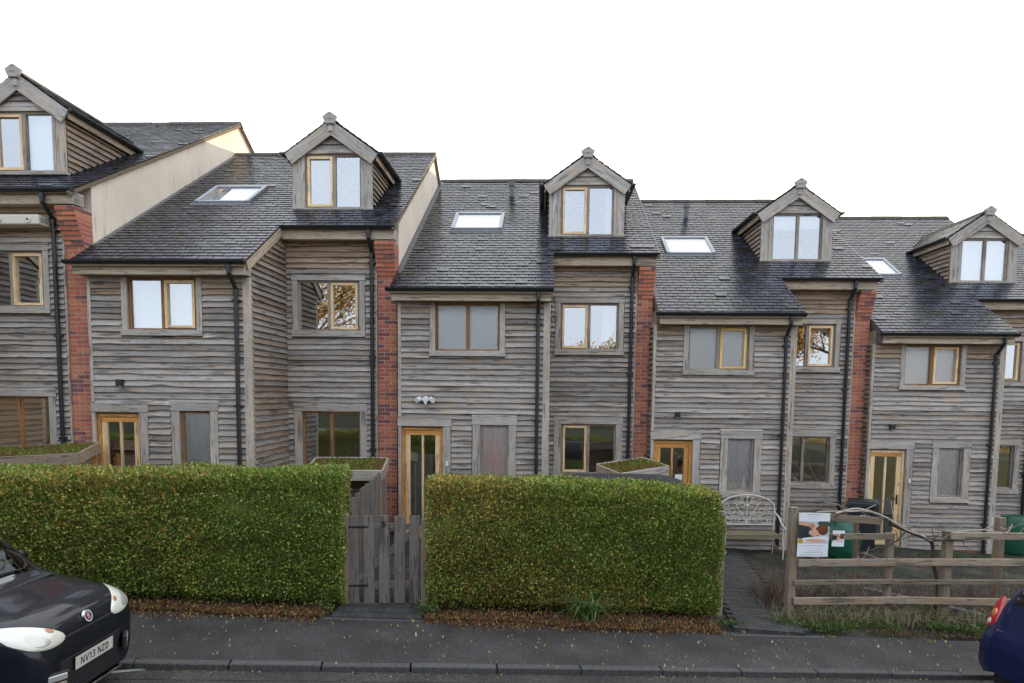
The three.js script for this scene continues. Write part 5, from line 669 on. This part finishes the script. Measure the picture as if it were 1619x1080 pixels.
// keys: x, half width, sill y, belt y, top y, top half width ; x from rear (0) to nose (L)
function carBody(G, K, mat, isGlass, NX = 84) {
  const L = K[K.length - 1][0], NA = 15, P3 = []; const sec = x => { const [w, y0, yb, yt, wt] = spline(K, x), cab = clamp((yt - yb) / 0.35); const pts = [];
    const prof = [[w * 0.86, y0], [w * 0.955, y0 + 0.06], [w * 0.99, lerp(y0, yb, 0.33)], [w, lerp(y0, yb, 0.55)], [w * 0.995, lerp(y0, yb, 0.78)], [w * lerp(0.97, 0.975, cab), yb - 0.03], [w * lerp(0.93, 0.955, cab), yb + 0.005], [lerp(w * 0.90, lerp(w * 0.94, wt, 0.33), cab), lerp(yb + 0.02, lerp(yb, yt, 0.36), cab)], [lerp(w * 0.84, lerp(w * 0.92, wt, 0.72), cab), lerp(yb, yt, lerp(0.5, 0.74, cab))], [lerp(w * 0.74, wt * 0.985, cab), lerp(yb, yt, lerp(0.68, 0.91, cab))], [lerp(w * 0.62, wt * 0.93, cab), lerp(yb, yt, lerp(0.8, 0.965, cab))], [lerp(w * 0.45, wt * 0.72, cab), lerp(yb, yt, lerp(0.92, 0.988, cab))], [lerp(w * 0.28, wt * 0.45, cab), yt - 0.004], [wt * 0.2, yt], [0, yt + 0.001]];
    return prof; };
  const n = NX + 1, rows = []; for (let i = 0; i < n; i++) { const t = i / NX, x = L * (t < 0.5 ? 0.5 - 0.5 * Math.pow(1 - 2 * t, 0.8) : 0.5 + 0.5 * Math.pow(2 * t - 1, 0.8)), h = sec(x), row = []; for (let k = 0; k < NA; k++) row.push([x, h[k][1], h[k][0]]); for (let k = NA - 2; k >= 0; k--) row.push([x, h[k][1], -h[k][0]]); rows.push(row); }
  const nc = rows[0].length, pos = [], uv = []; rows.forEach(r => r.forEach(p => { pos.push(...p); uv.push(p[0], p[1]); }));
  const body = [], glass = []; for (let i = 0; i < NX; i++) for (let k = 0; k + 1 < nc; k++) { const a = i * nc + k, b = a + 1, c = a + nc, d = c + 1, kk = Math.min(k, nc - 2 - k), xm = (rows[i][k][0] + rows[i + 1][k][0]) / 2, ym = (rows[i][k][1] + rows[i + 1][k + 1][1]) / 2; (isGlass(xm, kk, ym) ? glass : body).push(a, d, b, a, c, d); }
  const g = new THREE.BufferGeometry(); g.setAttribute('position', new THREE.Float32BufferAttribute(pos, 3)); g.setAttribute('uv', new THREE.Float32BufferAttribute(uv, 2)); g.setIndex([...body, ...glass]); g.computeVertexNormals();
  const gb = g.clone(); gb.setIndex(body); const gg = g.clone(); gg.setIndex(glass);
  const caps = [rows[0], rows[n - 1]].map((r, e) => { const s = new THREE.Shape(r.map(p => new THREE.Vector2(p[2], p[1]))); const c = new THREE.ShapeGeometry(s); c.rotateY(e ? Math.PI / 2 : -Math.PI / 2); c.translate(r[0][0], 0, 0); return c; });
  const B = put(G, 'body', gb, mat); B.material.side = THREE.DoubleSide; put(G, 'windows', gg, carGlass); caps.forEach(c => put(G, 'end_panel', c, mat)); put(G, 'underbody', bxg(0.15, L - 0.15, 0.16, 0.3, -0.62, 0.62, 0.02), trimBlack);
  return sec;
}
function carWheel(G, x, z, r) { const s = Math.sign(z), w = put(G, 'wheel', new THREE.TorusGeometry(r - 0.075, 0.078, 12, 32), rubber); w.position.set(x, r, z); put(w, 'rim', merge([new THREE.CylinderGeometry(r - 0.12, r - 0.12, 0.1, 24).rotateX(Math.PI / 2), ...[0, 1, 2, 3, 4].map(i => new THREE.BoxGeometry(0.05, r - 0.14, 0.03).translate(0, (r - 0.14) / 2, s * 0.06).rotateZ(i * 1.2566))]), chrome); const a = put(G, 'wheel_arch', new THREE.CylinderGeometry(r + 0.02, r + 0.02, 0.02, 28, 1, false).rotateX(Math.PI / 2), trimBlack); a.position.set(x, r + 0.01, z + s * 0.075 - s * 0.03); }
function canvasTex(w, h, draw) { const c = document.createElement('canvas'); c.width = w; c.height = h; draw(c.getContext('2d')); const t = new THREE.CanvasTexture(c); t.colorSpace = THREE.SRGBColorSpace; t.magFilter = THREE.LinearFilter; return t; }
function lampShell(pts, depth, bulge) { // outline in (u, v), domed outwards along +w
  const s = new THREE.Shape(pts.map(p => new THREE.Vector2(...p))); s.autoClose = true; const c = new THREE.SplineCurve([...pts, pts[0]].map(p => new THREE.Vector2(...p))).getPoints(48).slice(0, -1); const cx = c.reduce((a, p) => a + p.x, 0) / 48, cy = c.reduce((a, p) => a + p.y, 0) / 48, rows = []; for (let k = 0; k <= 6; k++) { const q = k / 6, row = c.map(p => [cx + (p.x - cx) * (1 - q), cy + (p.y - cy) * (1 - q), depth + bulge * Math.sqrt(1 - (1 - q) * (1 - q))]); row.push(row[0]); rows.push(row); } rows.unshift([...c.map(p => [p.x, p.y, 0]), [c[0].x, c[0].y, 0]]); return quadStrip(rows); }
{ // black city car, nose to the right, beside the long hedge
  const C = grp(scene, 'parked_car'), L = 3.65, X = -3.93; C.position.set(X, gy(X) - 0.085, -5.62); C.rotation.order = 'YZX'; C.rotation.set(0, 0.03, -0.055); tag(C, 'small black hatchback with round front badge parked beside the long hedge', 'car'); const off = -L; const G = C;
  const inner = new THREE.Group(); const black = paint([0.006, 0.007, 0.014]);
  const K = [[0, 0.60, 0.42, 0.80, 0.92, 0.50], [0.06, 0.74, 0.30, 0.95, 1.25, 0.55], [0.22, 0.79, 0.24, 1.0, 1.46, 0.60], [0.7, 0.81, 0.2, 1.0, 1.55, 0.62], [1.5, 0.82, 0.2, 0.98, 1.56, 0.63], [2.12, 0.82, 0.2, 0.97, 1.50, 0.62], [2.48, 0.82, 0.2, 0.96, 1.28, 0.64], [2.75, 0.82, 0.2, 0.955, 1.075, 0.66], [2.89, 0.82, 0.21, 0.95, 1.025, 0.62], [3.14, 0.81, 0.21, 0.92, 0.995, 0.55], [3.36, 0.785, 0.21, 0.89, 0.975, 0.5], [3.52, 0.735, 0.22, 0.83, 0.92, 0.44], [3.60, 0.68, 0.24, 0.74, 0.84, 0.38], [3.65, 0.58, 0.27, 0.62, 0.70, 0.32]];
  const sec = carBody(inner, K, black, (x, k, y) => (x > 2.14 && x < 2.79 && k >= 9 && y > 1.06) || (x > 0.35 && x < 2.42 && k >= 7 && k <= 9 && y > 1.04 && !(x > 1.15 && x < 1.24)));
  inner.children.slice().forEach(m => { m.position.x += off; C.add(m); });
  for (const [x, z] of [[0.62, 0.74], [2.95, 0.74], [0.62, -0.74], [2.95, -0.74]]) carWheel(C, x + off, z, 0.29);
  const nose = (y, z) => { let lo = 2.9, hi = L; for (let i = 0; i < 30; i++) { const m = (lo + hi) / 2, h = sec(m); let zi = 0; for (let k = 0; k < h.length - 1; k++) if (y >= h[k][1] && y <= h[k + 1][1] + 1e-4) { zi = lerp(h[k][0], h[k + 1][0], (y - h[k][1]) / Math.max(1e-4, h[k + 1][1] - h[k][1])); break; } if (y > h[h.length - 1][1]) zi = 0; if (zi > Math.abs(z)) lo = m; else hi = m; } return lo + off; };
  const lens = new THREE.MeshPhysicalMaterial({ color: lin(0.74, 0.73, 0.64), roughness: 0.16, clearcoat: 1 }), reflector = new THREE.MeshStandardMaterial({ color: lin(0.60, 0.60, 0.58), roughness: 0.3, metalness: 0.5 });
  for (const s of [-1, 1]) { // swept oval headlamps wrapping the corners
    const patch = (cy, cz, ry, rz, o, dome) => { const rows = []; for (let k = 0; k <= 7; k++) { const row = []; for (let i = 0; i <= 36; i++) { const an = i / 36 * 6.28318, q = k / 7, tp = 1 - 0.34 * Math.cos(an) * -1 * 0.8, zz = cz + Math.cos(an) * rz * q, yy = cy + Math.sin(an) * ry * q * (0.66 + 0.34 * clamp((zz - (cz - rz)) / (2 * rz))) + (zz - cz) * 0.22; const zc = Math.min(zz, 0.735); row.push([nose(yy, zc) + o + dome * Math.sqrt(1 - q * q), yy, s * zc]); } rows.push(row); } return quadStrip(s > 0 ? rows : rows.map(r => r.slice().reverse())); };
    const h = put(C, 'headlight', patch(0.835, 0.53, 0.105, 0.215, 0.006, 0.016), lens); h.material.side = THREE.DoubleSide; put(h, 'reflector', patch(0.83, 0.56, 0.062, 0.10, 0.016, 0.008), reflector); put(h, 'indicator', patch(0.87, 0.44, 0.02, 0.03, 0.02, 0.003), new THREE.MeshStandardMaterial({ color: lin(0.5, 0.22, 0.1), roughness: 0.2 }));
    const f = put(C, 'fog_lamp_recess', bxg(-0.03, 0.012, -0.075, 0.075, -0.15, 0.15, 0.02), trimBlack); f.position.set(nose(0.47, s * 0.52) - 0.004, 0.47, s * 0.52); f.rotation.y = -s * 0.5; const fl = put(f, 'daytime_lamp', bxg(0.0, 0.018, 0.005, 0.058, -0.125, 0.125, 0.012), reflector); put(f, 'fog_lamp', bxg(0.0, 0.016, -0.058, -0.008, -0.12, 0.10, 0.012), new THREE.MeshStandardMaterial({ color: lin(0.3, 0.26, 0.2), roughness: 0.2 })); }
  box(C, 'upper_grille', trimBlack, nose(0.77, 0) - 0.02, nose(0.77, 0) + 0.004, 0.755, 0.78, -0.36, 0.36, 0.008);
  const gr = put(C, 'lower_grille', bxg(-0.05, 0.012, 0.27, 0.61, -0.42, 0.42, 0.02), trimBlack); gr.position.x = off + L - 0.008; for (let i = 0; i < 4; i++) box(gr, 'grille_bar', M.black, 0.012, 0.022, 0.30 + i * 0.035, 0.312 + i * 0.035, -0.37, 0.37, 0.003);
  put(C, 'lower_lip', bxg(-0.06, 0.03, 0.225, 0.245, -0.44, 0.44, 0.006), chrome).position.x = off + L - 0.02;
  const plate = put(C, 'number_plate', new THREE.BoxGeometry(0.012, 0.111, 0.52), [0, 1, 2, 3, 4, 5].map(i => i ? M.black : new THREE.MeshStandardMaterial({ roughness: 0.4, color: lin(0.85, 0.85, 0.85), map: canvasTex(1024, 220, g => { g.fillStyle = '#dcd8cf'; g.fillRect(0, 0, 1024, 220); g.fillStyle = '#0b0b0c'; g.font = 'bold 178px sans-serif'; g.textAlign = 'center'; g.textBaseline = 'middle'; g.save(); g.translate(512, 116); g.scale(0.92, 1.0); g.fillText('NV13 NZD', 0, 0); g.restore(); g.fillStyle = '#777'; g.beginPath(); g.arc(40, 110, 9, 0, 7); g.arc(984, 110, 9, 0, 7); g.fill(); }) }))); plate.position.set(off + L + 0.022, 0.53, 0);
  const bd = put(C, 'badge', new THREE.CylinderGeometry(0.052, 0.056, 0.02, 28), [chrome, new THREE.MeshStandardMaterial({ roughness: 0.3, map: canvasTex(256, 256, g => { g.fillStyle = '#c9c9cc'; g.fillRect(0, 0, 256, 256); g.fillStyle = '#5d1a22'; g.beginPath(); g.arc(128, 128, 100, 0, 7); g.fill(); g.fillStyle = '#d9d4d4'; g.save(); g.translate(128, 132); g.rotate(-Math.PI / 2); g.font = 'bold 84px sans-serif'; g.textAlign = 'center'; g.textBaseline = 'middle'; g.scale(0.8, 1.35); g.fillText('FIAT', 0, 0); g.restore(); }) }), chrome]); bd.rotation.z = -Math.PI / 2 + 0.35; bd.position.set(nose(0.85, 0) + 0.012, 0.85, 0);
  put(C, 'wiper', tube([[2.85 + off, 1.055, 0.45], [2.73 + off, 1.11, 0.05], [2.73 + off, 1.10, -0.4]], 0.008, 5), trimBlack); put(C, 'scuttle', bxg(2.79 + off, 2.91 + off, 1.010, 1.026, -0.6, 0.6, 0.006), trimBlack);
  put(C, 'parking_permit', bxg(-0.003, 0.003, -0.03, 0.03, -0.045, 0.045, 0.001), M.white).position.set(2.60 + off, 1.14, -0.42);
  box(C, 'dashboard', trimBlack, 2.2 + off, 2.7 + off, 0.85, 0.99, -0.66, 0.66, 0.03); for (const s of [-1, 1]) { box(C, 'front_seat', trimBlack, 1.35 + off, 1.5 + off, 0.5, 1.15, s * 0.36 - 0.22, s * 0.36 + 0.22, 0.06); put(C, 'door_mirror', new THREE.SphereGeometry(0.1, 14, 10).scale(0.6, 0.75, 1).translate(2.34 + off, 1.06, s * 0.90), black); }
}
{ // blue car seen from behind its rear corner
  const C = grp(scene, 'parked_car'), L = 3.8, X = 4.98; C.position.set(X, gy(X) - 0.085, -6.98); C.rotation.order = 'YZX'; C.rotation.set(0, 0.13, -0.055); tag(C, 'dark blue hatchback with red tail lamp parked beside the rail fence', 'car');
  const blue = paint([0.003, 0.008, 0.045]);
  const K = [[0, 0.60, 0.34, 0.56, 0.62, 0.44], [0.03, 0.72, 0.29, 0.64, 0.72, 0.48], [0.10, 0.77, 0.27, 0.74, 0.86, 0.52], [0.2, 0.79, 0.25, 0.90, 1.14, 0.54], [0.36, 0.81, 0.23, 0.95, 1.32, 0.58], [0.6, 0.82, 0.2, 0.96, 1.42, 0.60], [1.2, 0.83, 0.2, 0.95, 1.47, 0.62], [1.9, 0.83, 0.2, 0.94, 1.45, 0.62], [2.4, 0.82, 0.2, 0.93, 1.22, 0.63], [2.75, 0.82, 0.21, 0.92, 1.0, 0.62], [3.2, 0.8, 0.22, 0.86, 0.93, 0.5], [3.6, 0.72, 0.24, 0.72, 0.80, 0.4], [3.8, 0.55, 0.28, 0.5, 0.6, 0.3]];
  carBody(C, K, blue, (x, k, y) => (x > 0.17 && x < 0.46 && k >= 10 && y > 0.98) || (x > 0.55 && x < 2.5 && k >= 7 && k <= 9 && y > 1.0 && !(x > 1.25 && x < 1.34)) || (x > 2.0 && x < 2.72 && k >= 9 && y > 1.03));
  for (const [x, z] of [[0.84, 0.75], [3.1, 0.75], [0.84, -0.75], [3.1, -0.75]]) carWheel(C, x, z, 0.30);
  const red = new THREE.MeshPhysicalMaterial({ color: lin(0.42, 0.008, 0.012), roughness: 0.15, clearcoat: 1 });
  for (const s of [-1, 1]) { const sh = (pts, d) => lampShell(pts, 0.0, d); const h = grp(C, 'tail_light'); h.position.set(0.165, 0.93, s * 0.705); h.rotation.set(0, -Math.PI / 2 + s * 0.32, 0); h.rotation.order = 'YXZ'; h.rotation.x = -0.30; const F = q => s < 0 ? [-q[0], q[1]] : q; const ord = p => s < 0 ? p.reverse() : p;
    put(h, 'lens', sh(ord([[0.02, 0.215], [0.10, 0.14], [0.115, 0.0], [0.085, -0.17], [0.0, -0.20], [-0.085, -0.13], [-0.075, 0.05], [-0.03, 0.17]].map(F)), 0.035), red).position.z = -0.02; put(h, 'indicator', new THREE.SphereGeometry(0.05, 18, 12).scale(1, 1.05, 0.5), new THREE.MeshPhysicalMaterial({ color: lin(0.62, 0.16, 0.05), roughness: 0.2, clearcoat: 1 })).position.set(0, 0.0, 0.006); put(h, 'reversing_lamp', new THREE.SphereGeometry(0.036, 16, 12).scale(1, 1, 0.5), new THREE.MeshPhysicalMaterial({ color: lin(0.55, 0.45, 0.45), roughness: 0.15, clearcoat: 1 })).position.set(F([0.03, 0])[0], -0.11, 0.006); }
  put(C, 'model_lettering', merge([0, 1, 2, 3].map(i => bxg(-0.002, 0.002, -0.014, 0.014 - (i % 2) * 0.008, i * 0.03, i * 0.03 + 0.018, 0.001))), chrome).position.set(0.072, 0.775, -0.56);
  for (const s of [-1, 1]) box(C, 'rear_seat', trimBlack, 0.75, 0.9, 0.5, 1.12, s * 0.35 - 0.25, s * 0.35 + 0.25, 0.06);
}
renderer.render(scene, camera);
